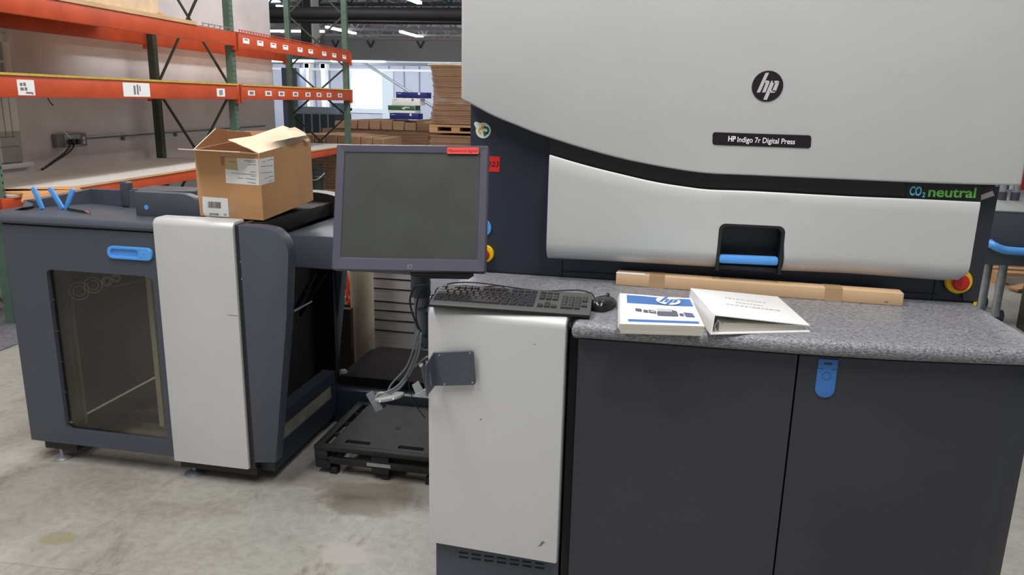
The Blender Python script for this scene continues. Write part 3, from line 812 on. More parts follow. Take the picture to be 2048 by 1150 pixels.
# ================================================================== MANUAL AND BINDER
def quad_frame(tl, tr, br, bl):
    return tl, tr, br, bl
man = thing('printed_manual', 'thick spiral manual with blue band and printer picture on its white cover', 'manual', (0.02, 2.01, ZT), (0, 0, 0))
zt_m = 1.082
TL, TR, BR, BL = PZ(1239, 587, zt_m), PZ(1382, 596.3, zt_m), PZ(1409.5, 652.6, zt_m), PZ(1240, 647.5, zt_m)
def bil(u, v, z=0.0):          # u right, v down the page; z above the cover
    p = TL.lerp(TR, u).lerp(BL.lerp(BR, u), v)
    p.z = zt_m + z + 0.0010 * math.sin(u * 6.0 + 0.6) * (1 - v) * (0.5 + 0.5 * math.sin(3 * v + 1))
    return p
b = B(); n = 18; k0 = b.mi(PAPER); k1 = b.mi(PAPERE)
top = [[b.bm.verts.new(bil(i / n, j / n)) for i in range(n + 1)] for j in range(n + 1)]
for j in range(n):
    for i in range(n):
        f = b.bm.faces.new([top[j][i], top[j][i + 1], top[j + 1][i + 1], top[j + 1][i]][::-1]); f.material_index = k0
edge = [top[0][i] for i in range(n + 1)] + [top[j][n] for j in range(1, n + 1)] + [top[n][i] for i in range(n - 1, -1, -1)] + [top[j][0] for j in range(n - 1, 0, -1)]
cc = (TL + BR) / 2
lowv = []
for v in edge:
    q = v.co.copy(); q.z = ZT + 0.0005; q.x += (q.x - cc.x) * -0.02; q.y += (q.y - cc.y) * -0.02; lowv.append(b.bm.verts.new(q))
for i in range(len(edge)):
    f = b.bm.faces.new([edge[i], edge[(i + 1) % len(edge)], lowv[(i + 1) % len(edge)], lowv[i]]); f.material_index = k1
f = b.bm.faces.new(lowv[::-1]); f.material_index = k1
bmesh.ops.recalc_face_normals(b.bm, faces=b.bm.faces[:])
b.build('page_block', man)
def cover_patch(name, us, vs, m, z=0.0008, nn=12, parent=man, poly=None):
    b = B(); k = b.mi(m)
    if poly:
        P = [bil(u, v, z) for u, v in poly]
        b.prism(P, (0, 0, -0.0006), m); return b.build(name, parent)
    g = [[b.bm.verts.new(bil(us[0] + (us[1] - us[0]) * i / nn, vs[0] + (vs[1] - vs[0]) * j / 4, z)) for i in range(nn + 1)] for j in range(5)]
    for j in range(4):
        for i in range(nn): b.bm.faces.new([g[j][i], g[j][i + 1], g[j + 1][i + 1], g[j + 1][i]][::-1])
    bmesh.ops.recalc_face_normals(b.bm, faces=b.bm.faces[:])
    geo = bmesh.ops.solidify(b.bm, geom=b.bm.faces[:], thickness=0.0003)
    return b.build(name, parent)
band = cover_patch('blue_band', (0.10, 0.975), (0.06, 0.34), BLUEP)
cover_patch('blue_stripe', (0.10, 0.95), (0.86, 0.93), BLUEP)
ell = [(0.66 + 0.165 * math.cos(t), 0.20 + 0.145 * math.sin(t)) for t in [2 * math.pi * i / 32 for i in range(32)]]
cover_patch('logo_oval', None, None, PAPER, 0.0036, poly=ell)
def cover_polys(name, polys, m, z):
    b = B()
    for P in polys: b.prism([bil(u, v, z) for u, v in P], (0, 0, -0.0005), m)
    return b.build(name, man)
def hp(x, y): return (0.66 + (x - 893) / 157 * 0.165, 0.20 + (y - 300) / 157 * 0.145)
cover_polys('logo_letters', [[hp(*p) for p in P] for P in BADGE], BLUEP, 0.0044)
cover_polys('press_picture', [[(.20, .52), (.28, .53), (.28, .62), (.20, .60)], [(.30, .55), (.36, .56), (.36, .64), (.30, .63)], [(.37, .54), (.46, .57), (.46, .66), (.37, .64)],
    [(.47, .60), (.68, .60), (.72, .72), (.47, .72)], [(.66, .50), (.73, .55), (.73, .70), (.68, .72)], [(.75, .62), (.80, .62), (.80, .70), (.75, .70)]], mat('picture_grey', (92, 94, 110), 0.6), 0.0016)
cover_polys('picture_highlight', [[(.48, .49), (.66, .49), (.67, .58), (.48, .58)], [(.39, .58), (.44, .59), (.44, .62), (.39, .61)]], mat('picture_light', (190, 192, 200), 0.6), 0.002)
cover_polys('picture_block', [[(.81, .58), (.92, .60), (.93, .73), (.82, .72)]], mat('picture_blue_grey', (92, 102, 140), 0.6), 0.0018)
b = B()
for i in range(22):
    v = 0.03 + i * 0.043; p = bil(0.012, v, 0.001); q_ = bil(0.035, v, 0.001); r = bil(-0.02, v, 0)
    b.tube([q_, p + Vector((0, 0, .002)), Vector((r.x, r.y, ZT + 0.014)), Vector((p.x, p.y, ZT + 0.003))], 0.0012, WHITEP, 6)
b.build('spiral_binding', man)

bd = thing('ring_binder', 'white ring binder lying closed, right of the blue and white manual', 'binder', (0.25, 2.1, ZT), (0, 0, 0))
zl, zr = 1.108, 1.074
bTL, bBL = PZ(1382, 576, zl), PZ(1429, 629, zl)
bBR, bTR = PZ(1620, 650, zr), PZ(1556, 593, zr)
def slab(name, q, t, m, parent, bev=0.0015):
    b = B(); b.prism([Vector(p) for p in q], (0, 0, -t), m, bev, 2); return b.build(name, parent)
lab = slab('top_cover', [bTL, bTR, bBR, bBL], 0.003, WHITEP, bd)
fl_ = lambda p, z: Vector((p.x, p.y, z))
off = Vector((-0.006, -0.004, 0))
slab('bottom_cover', [fl_(bTL, ZT + 0.0035) + off, fl_(bTR, ZT + 0.0035), fl_(bBR, ZT + 0.0035) + Vector((0.002, -0.003, 0)), fl_(bBL, ZT + 0.0035) + off], 0.003, WHITEP, bd)
b = B(); b.prism([bTL + Vector((-.001, 0, 0)), bBL + Vector((-.001, 0, 0)), fl_(bBL, ZT + 0.001) + off, fl_(bTL, ZT + 0.001) + off], (0.003, 0, 0), WHITEP, 0.0008, 1); b.build('spine', bd)
ins = lambda a, c, t: a.lerp(c, t)
pgl, pgr = 0.07, 0.955
pA, pB, pC, pD = ins(bTL, bTR, pgl), ins(bTL, bTR, pgr), ins(bBL, bBR, pgr), ins(bBL, bBR, pgl)
sh = (bTL - bBL).normalized() * 0.012
pC += sh; pD += sh; pA -= sh; pB -= sh
b = B(); tt = [fl_(pA, ZT + 0.028), fl_(pB, ZT + 0.015), fl_(pC, ZT + 0.015), fl_(pD, ZT + 0.028)]; bb_ = [fl_(p, ZT + 0.004) for p in (pA, pB, pC, pD)]
b.ring([bb_, tt], PAPERE); b.build('paper_stack', bd)
b = B()
for t in (0.04, 0.5, 0.93):
    p = ins(bBL, bTL, t); x_ = (bBR - bBL).normalized()
    b.tube([fl_(p, ZT + 0.006) + x_ * 0.012, fl_(p, ZT + 0.022) + x_ * 0.006, fl_(p, ZT + 0.036) + x_ * 0.014, fl_(p, ZT + 0.028) + x_ * 0.028], 0.0018, CHROME, 8)
b.build('rings', bd)
n_ = (bTR - bTL).cross(bBL - bTL).normalized()
if n_.z < 0: n_ = -n_
FAINT = mat('faint_print', (206, 200, 200), 0.6)
def onb(px, py): return PP(px, py, bTL + n_ * 0.0004, n_)
random.seed(21); b = B()
for (xa, ya, xb, yb_3) in ((1450, 595, 1531, 605), (1472, 604, 1525, 611), (1452, 607.5, 1562, 621)):
    x = xa
    while x < xb:
        w = random.uniform(3, 8); f0 = (x - xa) / (xb - xa); f1 = min(1, (x + w - xa) / (xb - xa)); y0_ = ya + (yb_3 - ya) * f0; y1b = ya + (yb_3 - ya) * f1
        b.prism([onb(x, y0_ - .9), onb(min(x + w, xb), y1b - .9), onb(min(x + w, xb), y1b + .9), onb(x, y0_ + .9)], n_ * -0.0003, FAINT); x += w + random.uniform(1.5, 3)
b.build('faint_title', lab)

# ================================================================== LONG CARTON ON THE WORKTOP
zc0 = ZT
cA, cB = PZ(1231, 570, zc0), PZ(1805, 613, zc0)
dpt = 0.055; hc = 0.0 
ztopc = PY(1231, 546, cA.y).z
ucar = (cB - cA).normalized(); ncar = Vector((-ucar.y, ucar.x, 0))
lc = thing('long_carton', 'long narrow brown carton lying behind the manual and binder', 'cardboard box', (cA + cB) / 2, (0, 0, math.atan2(ucar.y, ucar.x)))
b = B(); Lc = (cB - cA).length
Mc = Matrix.Translation(cA) @ Matrix.Rotation(math.atan2(ucar.y, ucar.x), 4, 'Z')
b.box((0, 0, 0.0003), (Lc, dpt, ztopc - zc0), CARDB, 0.003, 2, M=Mc); b.build('body', lc)
for x0, x1 in ((0.105, 0.152), (0.625, 0.675)):
    b = B()
    b.box((x0, -0.0007, 0.0005), (x1, 0.0005, ztopc - zc0 + 0.0005), TAPE, M=Mc); b.box((x0, -0.0005, ztopc - zc0 - 0.0005), (x1, dpt, ztopc - zc0 + 0.0007), TAPE, M=Mc)
    b.build('tape_band', lc, 'brown tape band')
b = B(); b.box((0.0, 0.0, ztopc - zc0 - .001), (0.09, 0.02, ztopc - zc0 + 0.0008), WHITEP, M=Mc); b.box((Lc - 0.05, -0.0006, 0.008), (Lc - 0.04, 0.001, 0.013), INKG, M=Mc); b.build('scuffed_tape', lc)

# ================================================================== FEEDER CABINET (left)
YC = 2.70
cab = thing('feeder_cabinet', 'dark grey feeder cabinet with smoked window and silver strip, left of the monitor', 'machine cabinet', (-2.1, 3.1, 0))
xl, xm = PY(4, 455, YC).x, -1.972
zb1, zt1 = 0.094, PY(150, 457, YC).z
# door with window opening
O = [Vector((xl, YC, zt1)), Vector((xm - 0.004, YC, zt1)), Vector((xm - 0.004, YC, zb1)), Vector((xl, YC, zb1))]
I = [PY(89, 536, YC), PY(304, 556, YC), PY(337, 883, YC), PY(135, 858, YC)]
wx0 = (I[0].x + I[3].x) / 2; wx1 = (I[1].x + I[2].x) / 2; wz1 = (I[0].z + I[1].z) / 2; wz0 = (I[2].z + I[3].z) / 2
wc, wh = (wx0 + wx1) / 2, (wz0 + wz1) / 2
ir = rrect(wx1 - wx0, wz1 - wz0, 0.022, 5, wc, wh)
orr = []
for x, z in ir:      # matching points on the outer rectangle
    dx, dz = (x - wc) / ((wx1 - wx0) / 2), (z - wh) / ((wz1 - wz0) / 2)
    orr.append((x, z))
b = B(); kk = b.mi(SLATE2)
x0, x1, z0, z1 = xl, xm - 0.004, zb1, zt1
def outer_for(i):
    seg = i // 6; return [(x1, z1), (x0, z1), (x0, z0), (x1, z0)][seg]
def dring(y, pts): return [Vector((p[0], y, p[1])) for p in pts]
outer = [outer_for(i) for i in range(len(ir))]
for yy, flip in ((YC, False), (YC + 0.025, True)):
    ov = {}
    vi = [b.bm.verts.new((x, yy, z)) for x, z in ir]
    for i in range(len(ir)):
        j = (i + 1) % len(ir)
        for c_ in (outer[i], outer[j]):
            if c_ not in ov: ov[c_] = b.bm.verts.new((c_[0], yy, c_[1]))
        if outer[i] == outer[j]: vs = [vi[i], vi[j], ov[outer[i]]]
        else: vs = [vi[i], vi[j], ov[outer[j]], ov[outer[i]]]
        f = b.bm.faces.new(vs); f.material_index = kk
for pts, cl in ((ir, 1), ([(x0, z0), (x1, z0), (x1, z1), (x0, z1)], 1)):
    a = [b.bm.verts.new((p[0], YC, p[1])) for p in pts]; c = [b.bm.verts.new((p[0], YC + 0.025, p[1])) for p in pts]
    for i in range(len(pts)): b.bm.faces.new([a[i], a[(i + 1) % len(pts)], c[(i + 1) % len(pts)], c[i]])
bmesh.ops.remove_doubles(b.bm, verts=b.bm.verts[:], dist=1e-5); bmesh.ops.recalc_face_normals(b.bm, faces=b.bm.faces[:])
door = b.build('window_door', cab, 'dark grey door around the smoked window')
b = B(); b.box((wx0 - 0.02, YC + 0.018, wz0 - 0.02), (wx1 + 0.02, YC + 0.022, wz1 + 0.02), SMOKE); b.build('smoked_pane', door, 'scratched smoked acrylic pane')
b = B()
for k in range(5):
    z = wz0 + 0.03 + k * 0.14
    for x in (wx0 + 0.004, wx1 - 0.004): b.cyl((x, YC + 0.012, z), (x, YC + 0.018, z), 0.004, CHROME, 10)
b.build('window_clips', door)
# recessed handle
hc_ = PY(262, 506, YC - 0.001); wv = (PY(307, 507, YC) - PY(218, 504, YC)).length; hv = 0.046
b = B(); o = rrect(wv, hv + .006, hv * 0.5, 8); i_ = [(x * .62 - 0.022, z) for x, z in rrect(wv, (hv) * 0.74, hv * 0.36, 8)]
P = lambda q, yy: [Vector((hc_.x + x, yy, hc_.z + z)) for x, z in q]
b.ring([P(o, YC + .001), P(o, YC - .011), P([(x * .985, z * .94) for x, z in o], YC - .013), P(i_, YC - .013), P([(x * .98, z * .96) for x, z in i_], YC - .0035), P([(x * .9 , z * .62 - .004) for x, z in i_], YC - .001)], BLUE)
for (dx, dz) in ((0.052, 0.014), (0.072, 0.0), (0.056, -0.014)):
    c = Vector((hc_.x + dx - 0.004, YC - 0.0135, hc_.z + dz)); b.cyl(c + Vector((0, .002, 0)), c, 0.0016, NAVY, 8)
c = Vector((hc_.x + 0.052, YC - 0.0133, hc_.z)); b.cyl(c + Vector((0, .002, 0)), c, 0.008, BLUE, 20)
b.build('recessed_handle', door, 'blue recessed handle')
# lid with rounded nose
YL = YC - 0.018
zl1 = PY(100, 437, YL).z + 0.004; zl0 = zl1 - 0.036
b = B(); prof = [(0.02, zl0), (0.006, zl0 + 0.002), (0.0, zl0 + 0.012), (0.002, zl1 - 0.016), (0.012, zl1 - 0.004), (0.03, zl1), (0.36, zl1), (0.36, zl0)]
XR_ = -1.955
for (xa, xb) in ((xl - 0.09, xm - 0.005),):
    b.ring([[Vector((x, YL + d, z)) for d, z in prof] for x in (xa, xb)], SLATE2)
b.box((xl - 0.09, YL + 0.34, zl0), (-1.63, 3.84, zl1 - 0.0005), SLATE2)
b.box((xm - .01, YL + 0.06, zl0), (-1.63, YL + 0.36, zl1 - 0.0005), SLATE2)
b.build('top_tray', cab)
b = B(); b.box((xl, YC + 0.006, zt1 - 0.001), (xm, YC + 0.03, zl0 + 0.001), DEEP); b.build('lid_gap', cab)
# tray walls
def wall_strip(pts, hs, t, m, name, z=zl1):
    b = B(); P_ = [Vector((p.x, p.y, z)) for p in pts]; rings = []
    for i, p in enumerate(P_):
        a = (P_[i] - P_[i - 1]).normalized() if i else (P_[1] - P_[0]).normalized(); c = (P_[i + 1] - p).normalized() if i < len(P_) - 1 else a
        nn = Vector((-(a + c).y, (a + c).x, 0)).normalized()
        h = hs[i]
        rings.append([p, p + nn * t, p + nn * t + Vector((0, 0, h - .004)), p + nn * t * .6 + Vector((0, 0, h)), p + nn * t * .3 + Vector((0, 0, h)), p + Vector((0, 0, h - .004))])
    b.ring(rings, m); return b.build(name, cab)
wall_strip([PZ(67, 416, zl1), PZ(183, 406, zl1), PZ(262, 415, zl1), PZ(395, 415, zl1)], (0.036, 0.068, 0.078, 0.078), 0.02, SLATE2, 'tray_wall')
b = B(); q0 = PZ(28, 420, zl1); q1 = PZ(67, 416, zl1)
b.prism([q0, q1, q1 + Vector((0, 0, 0.036)), q1 + Vector((-0.04, 0, 0.033)), q0 + Vector((0.05, 0, 0.014))], (0, 0.05, 0), SLATE2, 0.004); b.build('tray_corner', cab)
hp_ = PZ(254, 414, zl1)
b = B(); b.box((hp_.x - 0.022, hp_.y - 0.012, zl1), (hp_.x + 0.022, hp_.y + 0.03, zl1 + 0.115), SLATE, 0.010, 3); b.box((hp_.x + 0.02, hp_.y, zl1 + .02), (hp_.x + 0.045, hp_.y + 0.03, zl1 + 0.085), SLATE, 0.006); b.build('tray_latch_post', cab)
yf = PZ(272, 431, zl1).y
xa_, xb_ = PY(272, 431, yf).x, -1.70
hh_ = PY(330, 386, yf).z - zl1
b = B(); r_ = 0.05
out = [(xa_, zl1), (xa_, zl1 + hh_ - .004), (xa_ + .004, zl1 + hh_)]
xr_ = PY(398, 410, yf).x
out += [(xr_ - r_ * 1.6 + r_ * 1.6 * math.sin(math.radians(t)), zl1 + hh_ - r_ + r_ * math.cos(math.radians(t))) for t in range(0, 91, 10)] + [(xr_, zl1)]
b.prism([Vector((x, yf, z)) for x, z in out], (0, 0.04, 0), SLATE2, 0.004, 2)
gp = b.build('hopper_cover', cab)
b = B(); c = PY(292.5, 414.5, yf - .001); b.cyl(c + Vector((0, .003, 0)), c, 0.010, BLUE, 20); b.build('blue_dot', gp, 'round blue dot')
# blue paddles
for (pa, pb, nm) in (((66, 379), (83, 418), 0), ((100, 380), (124, 418), 0), ((143, 382), (130, 418), 0)):
    yy = PZ(*pb, zl1).y - 0.02
    A_, B_ = PY(*pa, yy), PY(*pb, yy)
    t = (B_ - A_).normalized(); s_ = Vector((t.z, 0, -t.x))
    if s_.x < 0: s_ = -s_
    w = 0.011
    pts = [A_ + s_ * w * math.cos(math.radians(a)) - t * w * math.sin(math.radians(a)) for a in range(0, 181, 20)] + [B_ - s_ * w * .8, B_ + s_ * w * .8]
    b = B(); b.prism(pts, (0, 0.010, 0), BLUE, 0.002, 2); b.build('paddle', cab, 'blue paddle')
b = B()
for (pa, pb) in (((135, 417), (178, 424)), ((137, 420), (181, 426.5))):
    b.tube([PZ(*pa, zl1 + .006), PZ(*pb, zl1 + .006)], 0.003, DEEP, 8); b.cyl(PZ(pb[0] - 8, pb[1] - 1.3, zl1 + .006), PZ(*pb, zl1 + .006), 0.0036, CHROME, 8)
b.build('guide_rods', cab)
# silver strip
sp = curl_panel(xm, YC - 0.025, -1.622, YC - 0.025, 0.088, PY(390, 440, YC - .02).z, 0.030, 0.085, SILVER).build('silver_strip', cab, 'silver front strip with rolled top')
b = B()
q = [(452, 629), (475, 631), (475, 632), (460, 631)]
b.prism([PY(*p, YC - 0.0256) for p in q], (0, 0.0008, 0), INKG); b.build('scratch', sp)
b = B(); b.box((-1.965, YC - 0.005, 0.095), (-1.63, YC + 0.08, zl1 - 0.02), SLATE); b.box((-1.622, YC - 0.012, 0.088), (-1.600, YC + 0.1, zl1 + 0.012), BLACK, 0.003)
for z in (0.98, 0.91): b.cyl((-1.604, YC - 0.014, z), (-1.604, YC - 0.010, z), 0.003, CHROME, 8)
b.build('strip_backing', cab)
# slanted fins
YF = YC - 0.02
def fin(y0, t, name, dx=0.0):
    X = lambda px, py: PY(px, py, YF)
    pts = smooth_line([X(521, 453.5), X(547, 460), X(565, 476), X(574, 494), X(577, 510)], 4)
    pts = [X(475, 451)] + pts + [X(573, 640), X(551, 926), X(509, 926)]
    P_ = [Vector((p.x + dx, y0, max(p.z, 0.06))) for p in pts]
    b = B(); b.prism(P_, (0, t, 0), SLATE2, 0.006, 2); return b.build(name, cab)
fin(YF, 0.06, 'slanted_fin'); fin(YF + 1.02, 0.07, 'slanted_fin', -0.2)
# interior: side wall, floor rail with slot, beams
yr0, yr1 = YF + 0.06, 3.37
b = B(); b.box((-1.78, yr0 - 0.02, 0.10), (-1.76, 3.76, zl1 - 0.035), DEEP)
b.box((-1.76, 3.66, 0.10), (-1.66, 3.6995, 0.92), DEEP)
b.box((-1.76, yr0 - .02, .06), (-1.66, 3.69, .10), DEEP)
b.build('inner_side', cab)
b = B()
xo = -1.535; xi = -1.60
b.box((xi, yr0 - .003, 0.06), (xo, yr1 + .003, 0.165), NAVY); b.box((xi, yr0 - .003, 0.235), (xo, yr1 + .003, 0.29), NAVY)
b.box((xi, yr0 - .003, 0.165), (xo, yr0 + .02, 0.235), NAVY); b.box((xi, yr1 - 0.03, 0.165), (xo, yr1 + .003, 0.235), NAVY)
b.build('slotted_rail', cab)
b = B(); b.box((xo - .012, yr0, 0.16), (xo - .006, yr1 - .04, 0.24), mat('slot_floor_strip', (120, 116, 104), 0.7, noise=0.2, scale=12)); b.build('slot_floor_strip', cab)  # beige strip added to stand in for floor seen through the slot
b = B(); b.tube([PY(583, 625, 3.0), PY(622, 603, 3.25)], 0.006, GALV, 8); b.tube([PY(580, 628, 2.98), PY(584, 620, 3.0)], 0.012, BLACK, 8)
b.bar(PY(650, 545, 3.1), PY(600, 630, 3.3), 0.01, 0.02, BLACK); b.bar(PY(632, 545, 3.1), PY(590, 620, 3.3), 0.01, 0.02, SLATE); b.build('paper_guide', cab)
# interior seen through the window
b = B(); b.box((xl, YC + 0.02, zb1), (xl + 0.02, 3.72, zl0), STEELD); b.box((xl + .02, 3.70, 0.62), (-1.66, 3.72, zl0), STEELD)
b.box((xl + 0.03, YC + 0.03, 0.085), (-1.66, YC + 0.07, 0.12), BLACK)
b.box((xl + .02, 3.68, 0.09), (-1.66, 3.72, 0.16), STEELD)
b.build('inner_housing', cab)
b = B()
xg = PY(305, 600, YC + 0.25).x
b.box((xg - .025, YC + 0.25, 0.10), (xg, YC + 0.285, 0.93), WHITEP); b.box((xg + .012, YC + 0.25, 0.10), (xg + .03, YC + 0.285, 0.90), BEIGE)
xg2 = PY(140, 700, YC + 0.2).x; b.box((xg2 - .05, YC + 0.2, 0.10), (xg2, YC + 0.24, 0.86), GREYM)
b.box((xg2 + .03, YC + 0.2, 0.10), (xg2 + .04, YC + 0.21, 0.86), GREYP)
b.build('inner_posts', cab)
b = B()
for i, (px, py, r) in enumerate(((158, 582, 0.04), (186, 570, 0.036), (214, 562, 0.02), (232, 556, 0.018))):
    c = PY(px, py, YC + 0.22 + .03 * i)
    u_ = Vector((0.85, 0.5, 0)).normalized()
    for rr_ in (r, r * .6): b.tube([c + (u_ * math.cos(t_) + Vector((0, 0, 1)) * math.sin(t_)) * rr_ for t_ in [2 * math.pi * q / 24 for q in range(25)]], .003, WHITEP, 6)
    b.cyl(c - Vector((-.02, .03, 0)), c + Vector((-.02, .03, 0)), r * .3, GREYM, 16)
b.tube([PY(105, 600, YC + .3), PY(300, 556, YC + .35)], 0.006, GREYP, 8)
b.box((xl + .05, YC + .1, 0.955), (xl + .62, YC + .16, 0.99), GREYM)
b.build('feed_rollers', cab)
# base beams and levelling feet
b = B(); b.box((PY(90, 885, YC + .02).x, YC + .02, 0.052), (PY(155, 905, YC + .02).x, 3.6, 0.10), BLACK); b.box((PY(367, 920, YC + .02).x, YC + .0, 0.05), (-1.60, 3.6, 0.092), BLACK)
b.box((PY(155, 900, YC + .02).x, YC + .35, 0.06), (-1.9, YC + .40, 0.10), STEELD)
b.build('base_beams', cab)
for (px, py) in ((125, 914), (390, 945)):
    c = PZ(px, py, 0.004); b = B(); b.lathe((c.x, c.y, 0), [(0.042, 0), (0.042, 0.006), (0.030, 0.014), (0.012, 0.018), (0.008, 0.02), (0.008, 0.058)], GALV, 28); b.build('levelling_foot', cab, 'metal levelling foot')
c = Vector((-1.66, 3.5, 0)); b = B(); b.lathe(c, [(0.042, 0), (0.042, 0.006), (0.030, 0.014), (0.008, 0.02), (0.008, 0.058)], GALV, 20); b.build('levelling_foot', cab)
c = Vector((-2.65, 3.5, 0)); b = B(); b.lathe(c, [(0.042, 0), (0.042, 0.006), (0.030, 0.014), (0.008, 0.02), (0.008, 0.058)], GALV, 20); b.build('levelling_foot', cab)
# bridge arm running towards the press, and curved cover behind it
yg = 2.96
zt_b = PY(600, 470, yg).z; zb_b = PY(620, 537, yg).z
ygb = PZ(630, 431, zt_b).y
b = B(); b.box((-1.56, yg, zb_b), (-0.98, ygb, zt_b), SLATE2, 0.006, 2); b.build('bridge_arm', cab)
b = B(); n = 10
prof = [(-0.20, 0.0)] + [(-0.20 + 0.40 * (1 - math.cos(math.radians(t))) / 2 * 1.0, 0.10 * math.sin(math.radians(min(t, 180))) ** 0.6 + 0.03) for t in range(10, 175, 12)] + [(0.20, 0.0)]
xc_ = PY(640, 405, ygb + .02).x - 0.05
b.prism([Vector((xc_ + x, ygb + 0.005, zt_b - .002 + z * .9)) for x, z in prof], (0, 0.09, 0), BLACK, sidemat=GREYM); b.build('curved_cover', cab, 'silver curved cover over a dark opening')
b = B(); b.box((-1.75, YC + .12, zl1 - 0.06), (-1.575, ygb + .3, zl1 + 0.002), DEEP, 0.004); b.build('black_gap_block', cab)  # near-black block fills the black gap under the box

# ================================================================== OPEN CARDBOARD BOX on the cabinet
bw, bdp, bh = 0.283, 0.469, 0.272
zbx = 1.124
bx = thing('cardboard_box', 'open brown cardboard box with torn flaps and white shipping labels on the feeder cabinet', 'cardboard box', (-1.578, 2.834, zbx), rotm(0.004, 0.057, 0.021).to_euler())
XM = WM(bx)
def LX(x, y, z): return XM @ Vector((x, y, z))
b = B(); t = 0.004
o_ = [(-bw, 0), (0, 0), (0, bdp), (-bw, bdp)]; i2 = [(-bw + t, t), (-t, t), (-t, bdp - t), (-bw + t, bdp - t)]
top_z = {0: bh, 1: bh - 0.002, 2: bh + 0.01, 3: bh + 0.004}
bul = 0.004
k0 = b.mi(CARD)
def colz(c, z): return [LX(x * (1 + (bul if 0 < z < bh else 0)), y, z if z < bh else top_z[i]) for i, (x, y) in enumerate(c)]
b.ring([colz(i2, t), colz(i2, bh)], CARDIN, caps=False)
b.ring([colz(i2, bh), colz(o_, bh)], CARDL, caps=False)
b.ring([colz(o_, bh), colz(o_, bh * .5), colz(o_, 0)], CARD, caps=False)
b.face([LX(x, y, 0) for x, y in o_][::-1], CARD); b.face([LX(x, y, t) for x, y in i2], CARDIN)
bmesh.ops.remove_doubles(b.bm, verts=b.bm.verts[:], dist=1e-6); bmesh.ops.recalc_face_normals(b.bm, faces=b.bm.faces[:])
b.build('body', bx)
def flap(name, pts, m, m2, thick=0.0035, label=None, sub=0):
    b = B(); P_ = [LX(*p) for p in pts]
    n_ = (P_[1] - P_[0]).cross(P_[2] - P_[0]).normalized()
    b.prism(P_, n_ * thick, m, sidemat=m2); return b.build(name, bx, label)
def at_plane_y(px, py, y): return XM.inverted() @ PY(px, py, y)
# front flap folded down to the left, seen edge-on
def loc(px, py, y): v = XM.inverted() @ PY(px, py, y); return (v.x, v.y, v.z)
flap('flap', [(-bw, 0, bh), (-0.004, 0, bh - .001), loc(480, 303, 2.72), loc(356, 297, 2.70)], CARDL, CARDL, label='torn front flap sticking out')
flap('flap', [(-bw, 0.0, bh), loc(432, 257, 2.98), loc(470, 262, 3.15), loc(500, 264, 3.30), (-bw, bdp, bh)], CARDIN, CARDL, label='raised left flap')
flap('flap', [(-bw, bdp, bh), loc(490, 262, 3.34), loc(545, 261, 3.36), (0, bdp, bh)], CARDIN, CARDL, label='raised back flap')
# large crumpled right flap folded over the opening
b = B(); k = b.mi(CARDL)
gA = [(0, 0.0, bh), loc(456, 281, 2.90)]
rowsP = [[Vector((0.001, 0.0, bh + .001)), Vector((0.0, bdp * .33, bh + .003)), Vector((0.0, bdp * .66, bh + .006)), Vector((0.0, bdp, bh + .012))],
         [Vector(loc(488, 293, 2.87)), Vector(loc(540, 285, 2.95)), Vector(loc(590, 275, 3.06)), Vector(loc(613, 270, 3.22))],
         [Vector(loc(470, 285, 2.88)), Vector(loc(520, 272, 2.98)), Vector(loc(578, 262, 3.12)), Vector(loc(600, 264, 3.24))],
         [Vector(loc(456, 279, 2.90)), Vector(loc(505, 272, 3.0)), Vector(loc(545, 258, 3.16)), Vector(loc(566, 251, 3.26))]]
random.seed(4)
def bez(r, v):
    v *= 3; i = min(2, int(v)); f_ = v - i; f_ = f_ * f_ * (3 - 2 * f_) * .5 + f_ * .5; return r[i].lerp(r[i + 1], f_)
NU, NV = 9, 14; G = []
for iu in range(NU + 1):
    u = iu / NU * 3; i = min(2, int(u)); f_ = u - i
    G.append([bez(rowsP[i], iv / NV).lerp(bez(rowsP[i + 1], iv / NV), f_) + Vector((0, 0, random.uniform(-.0016, .0016) if 0 < iu < NU else 0)) for iv in range(NV + 1)])
VV = [[b.bm.verts.new(XM @ p) for p in r] for r in G]
for i in range(NU):
    for j in range(NV): b.bm.faces.new([VV[i][j], VV[i][j + 1], VV[i + 1][j + 1], VV[i + 1][j]])
bmesh.ops.recalc_face_normals(b.bm, faces=b.bm.faces[:])
bmesh.ops.solidify(b.bm, geom=b.bm.faces[:], thickness=0.003)
b.build('flap', bx, 'pale crumpled flap folded over the opening', sharp=60)
b = B()
P3 = [Vector(loc(575, 258, 3.17)), Vector(loc(596, 268, 3.24)), Vector(loc(612, 284, 3.20)), Vector(loc(619, 282, 3.24)), Vector(loc(610, 266, 3.26)), Vector(loc(590, 255, 3.26))]
b.prism([XM @ p for p in P3], (0, 0, 0.002), mat('glossy_tape', (226, 208, 178), 0.12)); b.build('packing_tape', bx, 'glossy clear tape on the flap')
